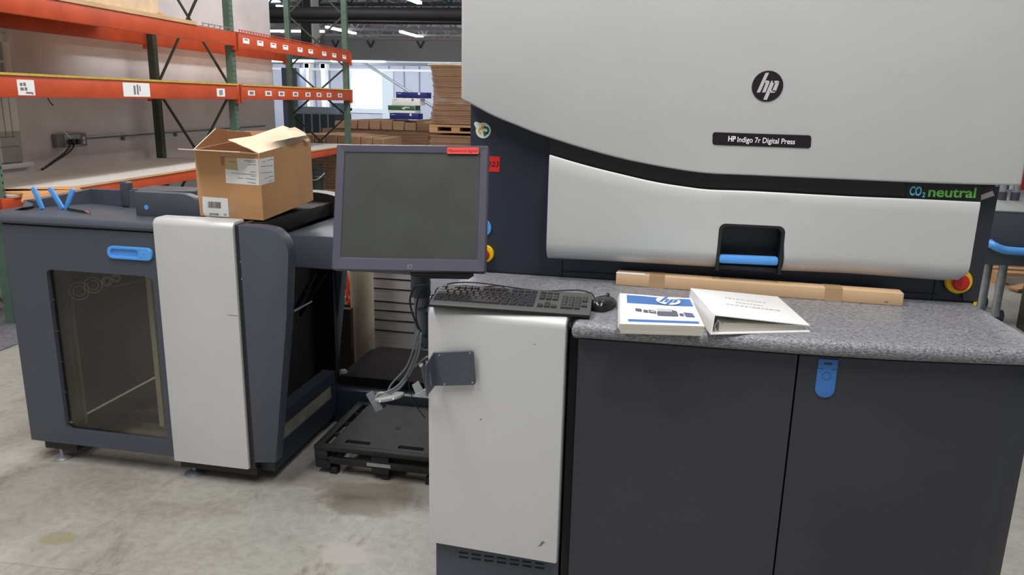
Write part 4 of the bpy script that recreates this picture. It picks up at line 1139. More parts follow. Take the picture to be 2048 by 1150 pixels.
# labels
fy = lambda px, py, d=0.0008: PP(px, py, XM @ Vector((0, -d, 0)), XM.to_3x3() @ Vector((0, -1, 0)))
sx_ = lambda px, py, d=0.0008: PP(px, py, XM @ Vector((bw * 0 + d, 0, 0)), XM.to_3x3() @ Vector((1, 0, 0)))
nf = XM.to_3x3() @ Vector((0, 1, 0)); ns = XM.to_3x3() @ Vector((-1, 0, 0))
b = B()
e0, e1 = LX(0, -.0008, 0), None
fr = [fy(449, 315), fy(516, 318), fy(519, 371), fy(452, 366)]
b.prism(fr, nf * 0.0006, PAPER)
fp = [sx_(518, 318), sx_(547, 313), sx_(549, 363), sx_(521, 371)]
b.prism(fp, ns * 0.0006, PAPER); lb = b.build('shipping_label', bx, 'white label wrapped round the corner')
b = B(); b.prism([fy(449, 315, .0012), fy(473, 316, .0012), fy(476, 341, .0012), fy(450, 338, .0012)], nf * 0.0003, mat('yellowed_patch', (196, 176, 128), 0.6)); b.build('yellow_patch', lb)
def dashes(name, F_, lines, nrm, m, parent, th=1.0):
    b = B()
    for (xa, ya, xb, yb) in lines:
        L_ = math.hypot(xb - xa, yb - ya); n = max(1, int(L_ / 2.2)); random.seed(int(xa * 7 + ya))
        x = 0.0
        while x < L_ - .4:
            w = random.uniform(0.8, 2.6); w = min(w, L_ - x); u0, u1 = x / L_, (x + w) / L_
            p = lambda u, o: F_(xa + (xb - xa) * u, ya + (yb - ya) * u + o, 0.0014)
            h_ = th * random.uniform(.7, 1.1)
            b.prism([p(u0, -h_ / 2), p(u1, -h_ / 2), p(u1, h_ / 2), p(u0, h_ / 2)], nrm * 0.0003, m); x += w + random.uniform(.25, .7)
    return b.build(name, parent)
dashes('fine_print', fy, [(488, 321, 511, 322), (495, 324, 511, 325), (495, 329, 511, 329.5), (500, 344, 511, 344), (463, 346, 512, 350), (502, 352, 511, 353), (475, 356, 487, 357), (490, 357, 512, 359), (494, 364, 512, 367), (458, 323, 470, 324)], nf, INK, lb, 1.0)
dashes('side_print', sx_, [(522, 345.5, 545, 344), (534, 321, 546, 318), (517 + 8, 324, 530, 323), (529, 357, 535, 356), (537, 354, 546, 352), (537, 363, 546, 360), (522, 333, 545, 331)], ns, INK, lb, 0.9)
b = B(); b.prism([fy(404.5, 393), fy(455, 397), fy(458, 434), fy(410, 431), fy(406, 425)], nf * 0.0006, PAPER); l2 = b.build('barcode_label', bx, 'white barcode label printed upside down')
b = B(); x = 416.0; random.seed(9)
while x < 441:
    w = random.choice((.5, .7, 1.1)); f0 = (x - 416) / 26
    b.prism([fy(x, 403 + f0 * 1.6, .0013), fy(x + w, 403 + f0 * 1.6, .0013), fy(x + w + .4, 415.5 + f0 * 1.8, .0013), fy(x + .4, 415.5 + f0 * 1.8, .0013)], nf * .0003, INK); x += w + random.choice((.5, .8))
b.build('barcode', l2)
c1, c2 = fy(441, 429, .0014), fy(415, 427.5, .0014)
text_mesh('printed_code', '48AA87', 0.0135, frame((c1 + c2) / 2, c2 - c1, XM.to_3x3() @ Vector((0, 0, -1))), INK, l2, 0.0002)
c1, c2 = fy(455, 430, .0014), fy(446, 429, .0014)
text_mesh('printed_code', '(8)', 0.011, frame((c1 + c2) / 2, c2 - c1, XM.to_3x3() @ Vector((0, 0, -1))), INKG, l2, 0.0002)
b = B(); b.prism([fy(456, 408), fy(471, 409), fy(477, 440), fy(459, 439)], nf * .0005, TAPEC); b.build('tape_patch', bx)
b = B(); b.prism([fy(438, 304), fy(468, 306), fy(471, 316), fy(440, 314)], nf * .0005, TAPEC)
b.prism([fy(440, 313), fy(449, 313), fy(450, 331), fy(442, 330)], nf * .0005, mat('reddish_print', (182, 112, 78), 0.6)); b.build('tape_patch', bx)

# ================================================================== FLOOR ITEMS BETWEEN THE MACHINES
def pallet_top(name, lab, P0, ux, uy, W_, D_, z1):
    """black plastic pallet; P0 front-left corner"""
    th = thing(name, lab, 'pallet', P0, (0, 0, math.atan2(ux.y, ux.x)))
    T = WM(th)
    def bx_(b, lo, hi, bev=0.003): b.box(lo, hi, PALLETB, bev, M=T)
    b = B()
    zt = z1; t = 0.022
    rimw = 0.035; slotw = 0.03
    def deck_piece(x0, y0, x1, y1): bx_(b, (x0, y0, zt - t), (x1, y1, zt))
    deck_piece(0, 0, W_, 0.03); deck_piece(0, D_ - 0.03, W_, D_)
    deck_piece(0, 0.03, rimw, D_ - 0.03); deck_piece(W_ - rimw, 0.03, W_, D_ - 0.03)
    # cross ribs across the side slots
    for i in range(5):
        y = 0.03 + (D_ - 0.06) * i / 4
        for (xa, xb) in ((rimw, rimw + slotw), (W_ - rimw - slotw, W_ - rimw)): deck_piece(xa - .001, y - 0.004, xb + .001, y + 0.004)
    dk0, dk1 = rimw + slotw, W_ - rimw - slotw
    # deck with two hand slots near the front edge
    sl = 0.115; m1 = dk0 + (dk1 - dk0) * 0.24; m2 = dk0 + (dk1 - dk0) * 0.76
    ya, yb = 0.055, 0.085
    for q in ((dk0, 0.03, dk1, ya), (dk0, ya, m1 - sl / 2, yb), (m1 + sl / 2, ya, m2 - sl / 2, yb), (m2 + sl / 2, ya, dk1, yb)): bx_(b, (q[0], q[1], zt - t), (q[2], q[3], zt), 0)
    c0_ = ((dk0 + dk1) / 2, D_ * 0.48)
    bx_(b, (dk0, yb, zt - t), (dk1, D_ - 0.03, zt), 0)
    b.build('deck', th)
    b = B(); b.cyl(T @ Vector((c0_[0], c0_[1], zt + .0002)), T @ Vector((c0_[0], c0_[1], zt + .0008)), 0.012, HOLE, 16); b.build('centre_hole', th)
    b = B(); bx_(b, (0, 0.004, 0.075), (0.06, 0.07, zt - t)); bx_(b, (W_ - .06, 0.004, 0.075), (W_, .07, zt - t)); bx_(b, (0, D_ - .07, .075), (.06, D_, zt - t)); bx_(b, (W_ - .06, D_ - .07, .075), (W_, D_, zt - t))
    bx_(b, (0.05, 0.01, 0.055), (W_, 0.03, 0.085)); bx_(b, (0.05, D_ - .03, 0.055), (W_ - .05, D_ - .01, 0.085)); bx_(b, (0.0, 0.01, 0.03), (0.07, 0.06, 0.08)); bx_(b, (W_ - .07, 0.01, 0.03), (W_, 0.06, 0.08))
    bx_(b, (W_ / 2 - .04, .01, 0.03), (W_ / 2 + .04, 0.06, zt - t)); bx_(b, (0.01, .05, 0.03), (0.05, D_ - .05, .06)); bx_(b, (W_ - .05, .05, 0.03), (W_ - .01, D_ - .05, .06))
    b.build('runners', th)
    b = B()
    for x in (0.06, W_ - .1, W_ * .5):
        for y in (0.02, D_ - .06): bx_(b, (x, y, 0), (x + .035, y + .04, 0.034), 0.004)
    b.build('feet', th)
    b = B(); b.box((W_ * .40, 0.0085, 0.064), (W_ * .58, 0.0102, 0.080), GREYP, M=T); b.build('pale_label', th)
    return th
zp = 0.14
pFL = PZ(627, 890, zp); pFR = PZ(836, 913, zp); pBL = PZ(733, 813, zp)
uxp = (pFR - pFL).normalized()
Wp = 0.60
pal = pallet_top('plastic_pallet', 'black plastic pallet with hand slots on the floor between cabinet and press', Vector((pFL.x, pFL.y, 0)), uxp, None, Wp, 0.52, zp)
# dark low plinth behind the pallet
b = B(); y1_ = 3.40
zpl = PY(700, 785, y1_).z + .01
pl_ = thing('low_machine_base', 'low dark machine base with rounded grey end cap, behind the black pallet', 'machine base', (-1.1, 3.8, 0))
b.box((-1.60, y1_, 0.0), (-0.66, y1_ + 0.10, zpl), NAVY, 0.006); b.build('front_rail', pl_)
b = B(); zq = PZ(680, 765, zpl + .02)
b.box((-1.58, y1_ + .09, 0.0), (-0.66, 4.02, zpl - 0.005), BLACK, 0.006)
b.build('chassis', pl_)
b = B(); 
pt = smooth_line([Vector((-1.62, y1_ + .16, zpl)), Vector((-1.50, y1_ + .13, zpl + .02)), Vector((-1.35, y1_ + .18, zpl)), Vector((-1.1, y1_ + .16, zpl + .01)), Vector((-0.7, y1_ + .18, zpl))], 4)
b.prism([Vector((-1.56, y1_ + .08, zpl - .005)), Vector((-.67, y1_ + .08, zpl - .005)), Vector((-.67, 3.98, zpl - .005)), Vector((-1.52, 3.98, zpl - .005)), Vector((-1.56, 3.9, zpl - .005))], (0, 0, 0.05), mat('dusty_black_cover', (26, 24, 25), 0.8, spec=0.15), 0.012, 3); b.build('cover', pl_)
b = B(); c = PY(686, 752, y1_ + .12); b.lathe((c.x, y1_ + .125, c.z - .03), [(0.0, 0.0), (0.022, 0.002), (0.022, 0.05), (0.016, 0.062), (0.0, 0.066)], GREYP, 20); b.box((c.x - .02, y1_ + .10, c.z - .07), (c.x + .02, y1_ + .14, c.z - .034), GREYP, .004); b.build('end_cap', pl_, 'grey end cap')
# beige tube roll standing
c = PZ(727, 738, 0.0); c = Vector((PY(728, 738, 4.15).x, 4.15, 0))
r_t = 24.5 * 4.3 / F
b = B(); b.lathe(c, [(r_t, 0.0), (r_t, 0.93), (r_t * .8, 0.93), (r_t * .8, 0.80)], BEIGE, 40)
tag(b.build('cardboard_tube'), 'tall beige cardboard tube standing upright behind the low machine base', 'tube')
# stacks of paper on a wooden pallet
yq = 4.45
wp = thing('wooden_pallet', 'wooden pallet under the grey paper stacks behind the monitor post', 'pallet', (PY(800, 700, yq).x, yq, 0))
xq0, xq1 = PY(740, 700, yq).x, PY(740, 700, yq).x + 1.0
zq0 = PY(800, 706, yq).z
b = B()
for i in range(5): b.box((xq0 - .03, yq + i * .15, zq0 - .02), (xq1, yq + i * .15 + .10, zq0), WOODP)
b.build('deck_boards', wp)
b = B()
for x in (xq0 - .03, (xq0 + xq1) / 2 - .03, xq1 - .05): b.box((x, yq, 0.02), (x + .05, yq + .7, zq0 - .02), WOODP)
b.build('stringers', wp)
b = B()
for i in range(3): b.box((xq0 - .03, yq + i * .3, 0.0), (xq1, yq + i * .3 + .10, 0.02), WOODP)
b.build('bottom_boards', wp)
PAPG = mat('grey_paper_edges', (176, 174, 177), 0.8, noise=0.16, scale=2.0, stretch=(1, 1, 160))
names = ['lowest', 'second', 'third', 'fourth', 'fifth', 'sixth', 'seventh', 'topmost']
ys_ = [700, 664, 643, 624, 606, 580, 560, 546, 520]
first = None
zcur = zq0 + .0005
for i in range(8):
    za = zcur; zb_2 = PY(800, ys_[i + 1], yq).z
    hgt_ = zb_2 - za - 0.0035
    b = B(); dx = random.uniform(-.012, .012)
    x0_, x1_ = xq0 + .01 + dx, xq1 - .04 + dx
    n = 8
    secs = []
    for kx in range(n + 1):
        x = x0_ + (x1_ - x0_) * kx / n; sag = 0.003 * math.sin(kx * 1.1 + i)
        secs.append([Vector((x, yq + .01, za + (0 if i == 0 else abs(sag)))), Vector((x, yq + .01, zb_2 - .004 + sag * .5)), Vector((x, yq + .6, zb_2 - .004)), Vector((x, yq + .6, za))])
    b.ring(secs, PAPG)
    o = b.build('paper_stack'); tag(o, 'grey-white paper stack behind the monitor post, %s of eight' % names[i], 'paper stack', 'paper stacks on the wooden pallet')
    b = B(); b.box((x0_ - .004, yq + .006, zb_2 - .0045), (x1_ + .004, yq + .602, zb_2), BLACK, M=None)
    q = b.build('divider_sheet', o)
    zcur = zb_2 + .0003
# white paper sheets to the right beyond worktop edge
zs_ = 0.95
b = B()
sh_ = thing('white_paper_ream', 'bluish white ream of paper lying beyond the left end of the worktop', 'paper', PZ(885, 565, 0.9))
for i in range(6):
    b.box((PY(862, 575, 4.06).x - .01 * (i % 2), 4.06, 0.0 + i * .13), (-0.66, 4.4, 0.127 + i * .13), mat('bluish_white_paper', (214, 218, 232), 0.7) if i == 0 else MATS['bluish_white_paper'])
b.build('sheets', sh_)
# orange strap pieces left of the tube
b = B(); b.tube(smooth_line([PY(692, 548, 4.2), PY(697, 572, 4.2), PY(694, 590, 4.2), PY(700, 601, 4.2), PY(695, 608, 4.2)]), 0.012, mat('orange_strap', (236, 84, 40), 0.5), 8)
b.box((PY(690, 540, 4.25).x, 4.25, PY(695, 610, 4.25).z), (PY(700, 540, 4.25).x, 4.42, PY(695, 560, 4.25).z), mat('rust_brown', (120, 62, 44), 0.7)); b.box((PY(680, 740, 4.25).x - .1, 4.25, 0.0), (PY(712, 740, 4.25).x, 4.42, PY(695, 610, 4.25).z), mat('added_dark_block', (30, 22, 20), 0.8))  # dark block added to darken the bright floor gap left of the tube
b.box((PY(690, 540, 4.25).x, 4.25, PY(695, 560, 4.25).z), (PY(702, 540, 4.25).x, 4.42, PY(695, 543, 4.25).z), CARDL)
b.box((PY(655, 740, 4.02).x, 4.02, 0.0), (PY(704, 740, 4.02).x, 4.06, .42), MATS['added_dark_block'])  # second dark block added where the floor showed bright beside the tube
st_ = b.build('strapped_post'); tag(st_, 'narrow rust brown post with bright orange strap, left of the beige tube', 'post')

# hanging cables and lamp-like bracket
hg = thing('hanging_scanner', 'grey oval device hanging by ribbed cables beside the silver module', 'device', PY(790, 793, 2.2))
yh = 2.2
b = B(); cc_ = PY(779, 794, yh)
ea = (PY(809, 788, yh) - PY(750, 799, yh)); ewl = ea.length / 2; ea.normalize(); eb = Vector((0, 1, 0)); ec = ea.cross(eb)
nn = 28; rings = []
for (s, h) in ((0.3, -0.007), (0.8, -0.0068), (0.97, -0.004), (1.0, 0), (0.97, 0.004), (0.8, 0.0068), (0.3, 0.007)):
    rings.append([cc_ + ea * ewl * s * math.cos(2 * math.pi * i / nn) + eb * 0.03 * s * math.sin(2 * math.pi * i / nn) + ec * h for i in range(nn)])
b.ring(rings, GREYP)
for s in (-.45, 0, .45):
    c = cc_ + ea * ewl * s + Vector((0, -0.0285, 0)); b.cyl(c + Vector((0, .006, 0)), c, 0.003, WHITEP, 10)
b.build('oval_head', hg)
b = B(); b.bar(PY(739, 785, yh), PY(758, 818, yh), 0.010, 0.026, GREYM, side=(0, 1, 0), bevel=.001); b.bar(PY(752, 798, yh), PY(762, 818, yh), 0.03, 0.03, GREYM, side=(0, 1, 0), bevel=.001); b.build('clamp_bracket', hg)
b = B(); b.tube(smooth_line([PY(752, 796, yh), PY(757, 787, yh), PY(770, 786, yh), PY(782, 790, yh)]), .004, GREYP, 8); b.build('swivel', hg)
def ribbed(name, pts, r, parent, m=GREYM):
    P_ = smooth_line(pts, 14); rr = [r * (1.0 if i % 2 else 0.82) for i in range(len(P_))]
    b = B(); b.tube(P_, rr, m, 8); return b.build(name, parent)
ribbed('cable', [PY(757, 790, yh), PY(790, 776, yh), PY(812, 752, yh), PY(830, 712, 2.12), PY(838, 680, 2.09), PY(842, 664, 2.085)], 0.0045, hg)
ribbed('cable', [PY(776, 788, yh), PY(800, 775, yh), PY(818, 750, yh), PY(837, 708, 2.11), PY(843, 668, 2.075)], 0.0045, hg)
cable('cable', [PY(776, 784, yh), PY(783, 768, yh), PY(812, 735, 2.14), PY(826, 700, 2.1), PY(834, 672, 2.08), PY(838, 660, 2.08)], 0.003, GREYM, hg)
cable('cable', [PY(857, 570, 2.1), PY(830, 575, 2.1), PY(820, 600, 2.1), PY(826, 630, 2.1), PY(840, 665, 2.1), PY(850, 672, 2.1)], 0.003, BLACK, hg)
cable('cable', [PY(850, 572, 2.1), PY(838, 590, 2.1), PY(832, 620, 2.1), PY(834, 645, 2.1), PY(845, 668, 2.1)], 0.0025, BLACK, hg)
cable('cable', [PY(817, 745, yh), PY(836, 728, yh), PY(850, 716, 2.0), PY(857, 713, 1.97)], 0.003, GREYM, hg)
cable('cable', [PY(816, 752, yh), PY(820, 780, yh), PY(830, 808, yh), PY(850, 836, yh)], 0.0018, BLACK, hg)
# diamond plate mat at the far left
b = B(); b.box((-5.3, 3.6, 0.0), (-4.06, 4.75, 0.012), mat('diamond_plate_mat', (104, 104, 108), 0.5, bump=1.0, bscale=40, noise=0.2, scale=40), 0.003)
tag(b.build('ribbed_floor_mat'), 'grey ribbed mat on the floor at the far left edge', 'mat')
# black bucket
bc = Vector((PY(636, 420, 8.6).x, 8.6, 0)); zbk = PY(636, 329, 8.6).z
rk = 17 * 8.9 / F
bk = thing('black_bucket', 'tall black bin standing on the floor between the box and the monitor', 'bin', bc)
b = B(); b.lathe(bc, [(rk * .8, 0), (rk * .95, zbk * .8), (rk * 1.08, zbk * .8), (rk * 1.08, zbk * .83), (rk * .97, zbk * .84), (rk * .97, zbk * .93), (rk * 1.05, zbk * .94), (rk * 1.05, zbk), (rk * .98, zbk), (rk * .75, 0.02)], mat('black_bin_plastic', (40, 44, 44), 0.35), 40); b.build('body', bk)
b = B(); b.tube(smooth_line([bc + Vector((-rk, 0, zbk * .88)), bc + Vector((-rk * .5, -rk * 1.1, zbk * .8)), bc + Vector((rk * .6, -rk * 1.1, zbk * .8)), bc + Vector((rk * 1.05, 0, zbk * .88))]), .006, GALV, 8); b.build('handle', bk)

# ================================================================== SETTING
b = B(); b.box((-30, -4, -0.05), (16, 62, 0.0), CONC); struct(b.build('floor'))
CEIL = mat('roof_deck', (150, 150, 156), 0.8, noise=0.12, scale=3, stretch=(6, 0.3, 1))
b = B(); b.box((-30, -4, 5.3), (16, 62, 5.4), CEIL)
for i in range(46): b.box((-30 + i, -4, 5.27), (-29.6 + i, 62, 5.3), CEIL)
struct(b.build('ceiling'))
# rack frame of reference
ang = math.radians(2.9)
RS = Vector((-math.sin(ang), math.cos(ang), 0)); RD = Vector((math.cos(ang), math.sin(ang), 0))
R0 = Vector((-4.42, 4.37, 0))
def RK(s, d, z): return R0 + RS * s + RD * d + Vector((0, 0, z))
RM = Matrix(((RD.x, RS.x, 0, R0.x), (RD.y, RS.y, 0, R0.y), (0, 0, 1, 0), (0, 0, 0, 1)))   # local (d, s, z)
def onrack(px, py, d=0.0): return PP(px, py, RK(0, d, 0), RD)
def s_of(p): return (p - R0).dot(RS)
WD = -1.16
s_end = s_of(onrack(545, 150, WD))
b = B(); b.box((WD - 0.2, -6, 0.0), (WD, s_end, 5.28), WALLW, M=RM)
struct(b.build('wall_left'))
# window in the left wall
wA = onrack(46, 322, WD + 0.02); wtop = onrack(44, 72, WD + 0.02).z
sw1 = s_of(wA); sw0 = sw1 - 1.55; wz0_ = wA.z; wz1_ = wtop
wn = thing('window_1', 'white framed window in the left wall behind the rack', 'window', RK(sw0, WD, wz0_)); wn['kind'] = 'structure'
del wn['category']; 
FR = mat('window_frame_white', (232, 236, 230), 0.5)
b = B(); f_ = 0.07; d0, d1 = WD - 0.01, WD + 0.03
zm = 0.5 * (wz0_ + wz1_) + 0.06
for (sa, sb, za, zb) in ((sw0, sw0 + f_, wz0_, wz1_), (sw1 - f_, sw1, zm, wz1_), (sw1 - .24, sw1, wz0_, zm), (sw0, sw1, wz1_ - f_, wz1_), (sw0, sw1, wz0_, wz0_ + .27), (sw0, sw1, zm - .03, zm + .03)):
    b.box((d0, sa, za), (d1, sb, zb), FR, 0.003, M=RM)
b.box((d0, sw0 - .05, wz0_ - .05), (d1 + .05, sw1 + .06, wz0_ - .012), FR, 0.003, M=RM)
b.box((d0, sw1 + .002, wz0_ - .02), (d1 - .02, sw1 + .07, wz1_ + .02), WALLW, M=RM)
for (sa, sb, za, zb) in ((sw0, sw1 - .03, wz0_ + .13, wz0_ + .137), (sw0, sw1 - .06, wz0_ + .215, wz0_ + .222), (sw1 - .17, sw1 - .163, wz0_ + .22, zm), (sw1 - .09, sw1 - .083, wz0_ + .22, zm)): b.box((d1 - .001, sa, za), (d1 + .001, sb, zb), GREYM, M=RM)
b.build('window_frame', wn)
b = B()
for i in range(1, 5): b.box((d0 + .01, sw0 + (sw1 - sw0) * i / 5 - .01, wz1_ - .36), (d1 - .01, sw0 + (sw1 - sw0) * i / 5 + .01, wz1_ - f_), FR, M=RM)
b.box((d0 + .01, sw0, wz1_ - .24), (d1 - .01, sw1, wz1_ - .22), FR, M=RM); b.box((d0 + .01, sw0, wz1_ - .37), (d1 - .01, sw1, wz1_ - .35), FR, M=RM)
b.build('glazing_bars', wn)
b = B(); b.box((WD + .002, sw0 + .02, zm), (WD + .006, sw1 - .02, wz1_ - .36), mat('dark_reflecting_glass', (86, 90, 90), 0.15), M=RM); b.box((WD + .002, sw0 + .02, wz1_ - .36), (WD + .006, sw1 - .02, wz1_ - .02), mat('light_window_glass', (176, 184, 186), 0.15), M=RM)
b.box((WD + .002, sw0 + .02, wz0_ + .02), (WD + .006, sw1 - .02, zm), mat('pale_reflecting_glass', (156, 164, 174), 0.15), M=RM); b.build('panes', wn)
b = B(); zb_w = onrack(250, 300, WD).z
p1 = onrack(104, 268, WD + .01); p2 = onrack(168, 290, WD + .01)
outz0, outz1 = p2.z - 0.005, onrack(160, 266, WD + .01).z
ob = thing('power_outlet_box', 'grey electrical outlet box with two black plugs on the left wall', 'outlet', RK(s_of(p1), WD, outz0))
b.box((WD, s_of(p1), outz0), (WD + .05, s_of(p2), outz1), GREYM, 0.004, M=RM); b.box((WD + .05, s_of(p1) + .1, outz0 + .01), (WD + .056, s_of(p2) - .11, outz1 - .01), GALV, M=RM); b.build('box', ob)
b = B()
for s_, z_ in ((.05, .035), (.05, .075)): b.cyl(RM @ Vector((WD + .05, s_of(p2) - s_, outz0 + z_)), RM @ Vector((WD + .056, s_of(p2) - s_, outz0 + z_)), .016, PAPER, 14)
b.build('socket', ob)
sm_ = (s_of(p1) + s_of(p2)) / 2
b = B()
for k in (0, .07): b.box((WD + .05, sm_ - .06 + k, outz0 + .02), (WD + .10, sm_ - .01 + k, outz0 + .075), BLACK, 0.008, M=RM)
b.build('plugs', ob)
zsh = 0.93
for k in (0, 9): cable('cable', [onrack(139 + k, 282, WD + .09), onrack(140 + k * .9, 291, WD + .11), onrack(130 + k * .8, 305, WD + .13), onrack(108 + k * .3, 322, WD + .15), onrack(90, 336, WD + .17), onrack(84 + k * .1, 339 - k * .1, WD + .19)], 0.009, BLACK, ob)
cable('cable', [onrack(126, 262, WD + .06), onrack(135, 270, WD + .09), onrack(142, 276, WD + .09)], 0.004, WHITEP, ob)
cn = B(); s0c = s_of(p2); zcd = onrack(172, 276, WD + .02).z
cn.tube([RK(s0c - .01, WD + .025, zcd), RK(s0c + 0.9, WD + .025, zcd + .005), RK(s_end - .4, WD + .025, zcd + .01)], 0.014, GREYM, 10)
for s_ in (0.6, 1.6, 2.8): cn.box((WD, s0c + s_, zcd - .05), (WD + .03, s0c + s_ + .03, zcd + .02), GREYM, M=RM)
tag(cn.build('electrical_conduit'), 'grey conduit pipe running along the left wall from the outlet box', 'conduit')

# ================================================================== PALLET RACK
S1 = s_of(onrack(470, 150)); S2 = s_of(onrack(697, 150))
FD = -0.98
rack = thing('pallet_rack', 'long pallet rack with green posts and orange beams along the left wall', 'shelving rack', RK(S1 / 2, FD / 2, 0), (0, 0, 0))
pw = 0.078
def upright(s, d, m, hgt=4.4):
    b = B(); sgn = 1 if d == 0 else -1
    # channel: aisle face + side lips + web
    b.box((d - pw, s - pw / 2, 0.0), (d, s + pw / 2, hgt), m, 0.004, 1, M=RM)
    b.box((d - pw - .02, s - pw / 2 - .015, 0.0), (d + .02, s + pw / 2 + .015, 0.008), m, M=RM)
    o = b.build('upright_post', rack)
    b = B(); z = 0.08
    while z < 3.3:
        for k in (-1, 1):
            c0 = Vector((d - .001, s + k * 0.020 - (.004 if k < 0 else -.004), z)); r = 0.007
            pts = [RM @ Vector((d + .0006, c0.y + r * math.cos(a) * (1.0 if math.sin(a) > 0 else .7), z + r * 1.5 * math.sin(a))) for a in [2 * math.pi * i / 8 for i in range(8)]]
            b.prism(pts, RD * -0.0008, HOLE)
            if d == 0:
                pts = [RM @ Vector((d - pw / 2 + k * .018 + r * math.cos(a), s - pw / 2 - .0006, z + r * 1.4 * math.sin(a))) for a in [2 * math.pi * i / 6 for i in range(6)]] if False else None
        z += 0.051
    b.build('punched_holes', o)
for s in (0.09, S1, S2):
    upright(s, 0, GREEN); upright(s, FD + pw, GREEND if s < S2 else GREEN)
def brace_set(s, nodes):
    for za, zb in zip(nodes, nodes[1:]):
        for k, (a, c) in enumerate(((za, zb), (zb, za))):
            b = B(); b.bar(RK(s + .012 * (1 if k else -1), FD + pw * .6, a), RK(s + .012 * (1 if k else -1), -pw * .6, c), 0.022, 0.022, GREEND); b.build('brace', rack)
brace_set(S1, [0.25, 1.66, 3.15])
brace_set(S2, [0.55, 1.33, 2.05, 2.8, 3.6]); brace_set(0.09, [0.1, 0.9, 1.7])
Z3t, Z3b = 0.893, 0.80
Z2t, Z2b = 1.715, 1.568
Z1t, Z1b = 2.262, 2.122
def beam(sa, sb, d, zb, zt, labels=()):
    b = B(); e = pw / 2 + .002
    b.box((d, sa + e, zb), (d + .045, sb - e, zt), ORANGE, 0.005, 2, M=RM)
    for s in (sa, sb):
        g = 1 if s == sa else -1
        b.box((d + .001, min(s + g * (e + .004), s - g * (.03)), zb - .04), (d + .050, max(s + g * (e + .004), s - g * .03), zt + .01), ORANGE, 0.003, 1, M=RM)
    o = b.build('beam', rack)
    for (s0_, w_, h_, zc_, txt) in labels:
        b = B(); b.box((d + .045, s0_ - w_ / 2, zc_ - h_ / 2), (d + .0462, s0_ + w_ / 2, zc_ + h_ / 2), PAPER, M=RM)
        l = b.build('paper_label', o)
        b = B(); random.seed(int(s0_ * 100))
        for (u, v, uu, vv) in txt: b.box((d + .0462, s0_ + u * w_, zc_ + v * h_), (d + .0468, s0_ + uu * w_, zc_ + vv * h_), INKG, M=RM)
        if txt: b.build('label_print', l)
    return o
def sp_(px, py): return s_of(onrack(px, py, .045))
pr1 = [(-.35, .1, -.2, .3), (-.15, .1, 0, .32), (-.35, -.2, -.15, .0), (-.1, -.2, .05, .02), (-.05, -.4, .3, -.28), (.3, -.45, .38, -.3)]
pr2 = [(-.12, -.35, -.05, .3), (0.0, -.35, .06, .38), (.1, -.1, .14, .3)]
pr3 = [(-.2, -.35, 0, .3), (.05, -.3, .2, .35)]
zc2 = (Z2t + Z2b) / 2
beam(0, S1, 0, Z2b, Z2t, [(sp_(53, 182), s_of(onrack(70, 182, .045)) - s_of(onrack(36, 182, .045)), 0.105, zc2 - .005, pr1), (sp_(274, 184), s_of(onrack(301, 184, .045)) - s_of(onrack(248, 184, .045)), .115, zc2 + .0, pr2), (sp_(442, 188), s_of(onrack(450, 188, .045)) - s_of(onrack(434, 188, .045)), .08, zc2 - .005, pr3)])
small = [(px, 188) for px in (503, 537, 563, 591, 616, 638, 658, 680, 696)]
beam(S1, S2, 0, Z2b, Z2t, [(sp_(px, 188), .16, .055, zc2 - .002, [(-.3, -.3, .3, .3)]) for px, _ in small[:-1]])
small1 = [493, 521, 547, 571, 600, 621, 648, 668, 688]
beam(0, S1, 0, Z1b, Z1t); beam(S1, S2, 0, Z1b, Z1t, [(sp_(px, 95), .15, .055, (Z1t + Z1b) / 2, [(-.25, .1, .25, .35)]) for px in small1])
beam(0, S1, 0, Z3b, Z3t); beam(S1, S2, 0, Z3b, Z3t)
for (sa, sb) in ((0, S1), (S1, S2)):
    for (zb, zt) in ((Z1b, Z1t), (Z2b, Z2t), (Z3b, Z3t)): beam(sa, sb, FD - .045, zb, zt)
beam(-3.4, 0, 0, Z1b, Z1t); beam(-3.4, 0, 0, Z2b, Z2t); beam(-3.4, 0, 0, Z3b, Z3t); beam(-3.4, 0, FD - .045, Z1b, Z1t)
for s in (-3.4,): upright(s, 0, GREEN); upright(s, FD + pw, GREEND)
def deck(name, lab, sa, sb, z, t, m, edge=None, dd=0.0):
    sa = sa + (.09 if sa == 0 else 0)
    b = B(); b.box((FD + .0, sa + .05, z + .001), (0.05 + dd, sb - .05, z + t), m, 0.001, 1, M=RM)
    if edge: b.box((0.05 + dd, sa + .05, z + .001), (0.054 + dd, sb - .05, z + t), edge, M=RM)
    return tag(b.build(name), lab, 'shelf board', 'loose shelf boards on the rack')
deck('shelf_board', 'white shelf board on the lowest level of the near rack bay', 0, S1, Z3t, 0.018, LAM, WOOD)
deck('shelf_board', 'white shelf board on the lowest level of the far rack bay', S1, S2, Z3t, 0.018, LAM, WOOD)
deck('shelf_board', 'yellow-edged shelf board on the middle level of the near rack bay', 0, S1, Z2t, 0.018, WOOD, YEDGE)
deck('shelf_board', 'yellow-edged shelf board on the middle level of the far rack bay', S1, S2, Z2t, 0.018, WOOD, YEDGE)
s_wood = s_of(onrack(395, 40, .03))
deck('shelf_board', 'thick tan shelf board on the top level of the near rack bay', 0, s_wood, Z1t, 0.035, WOOD, WOOD)
b = B()
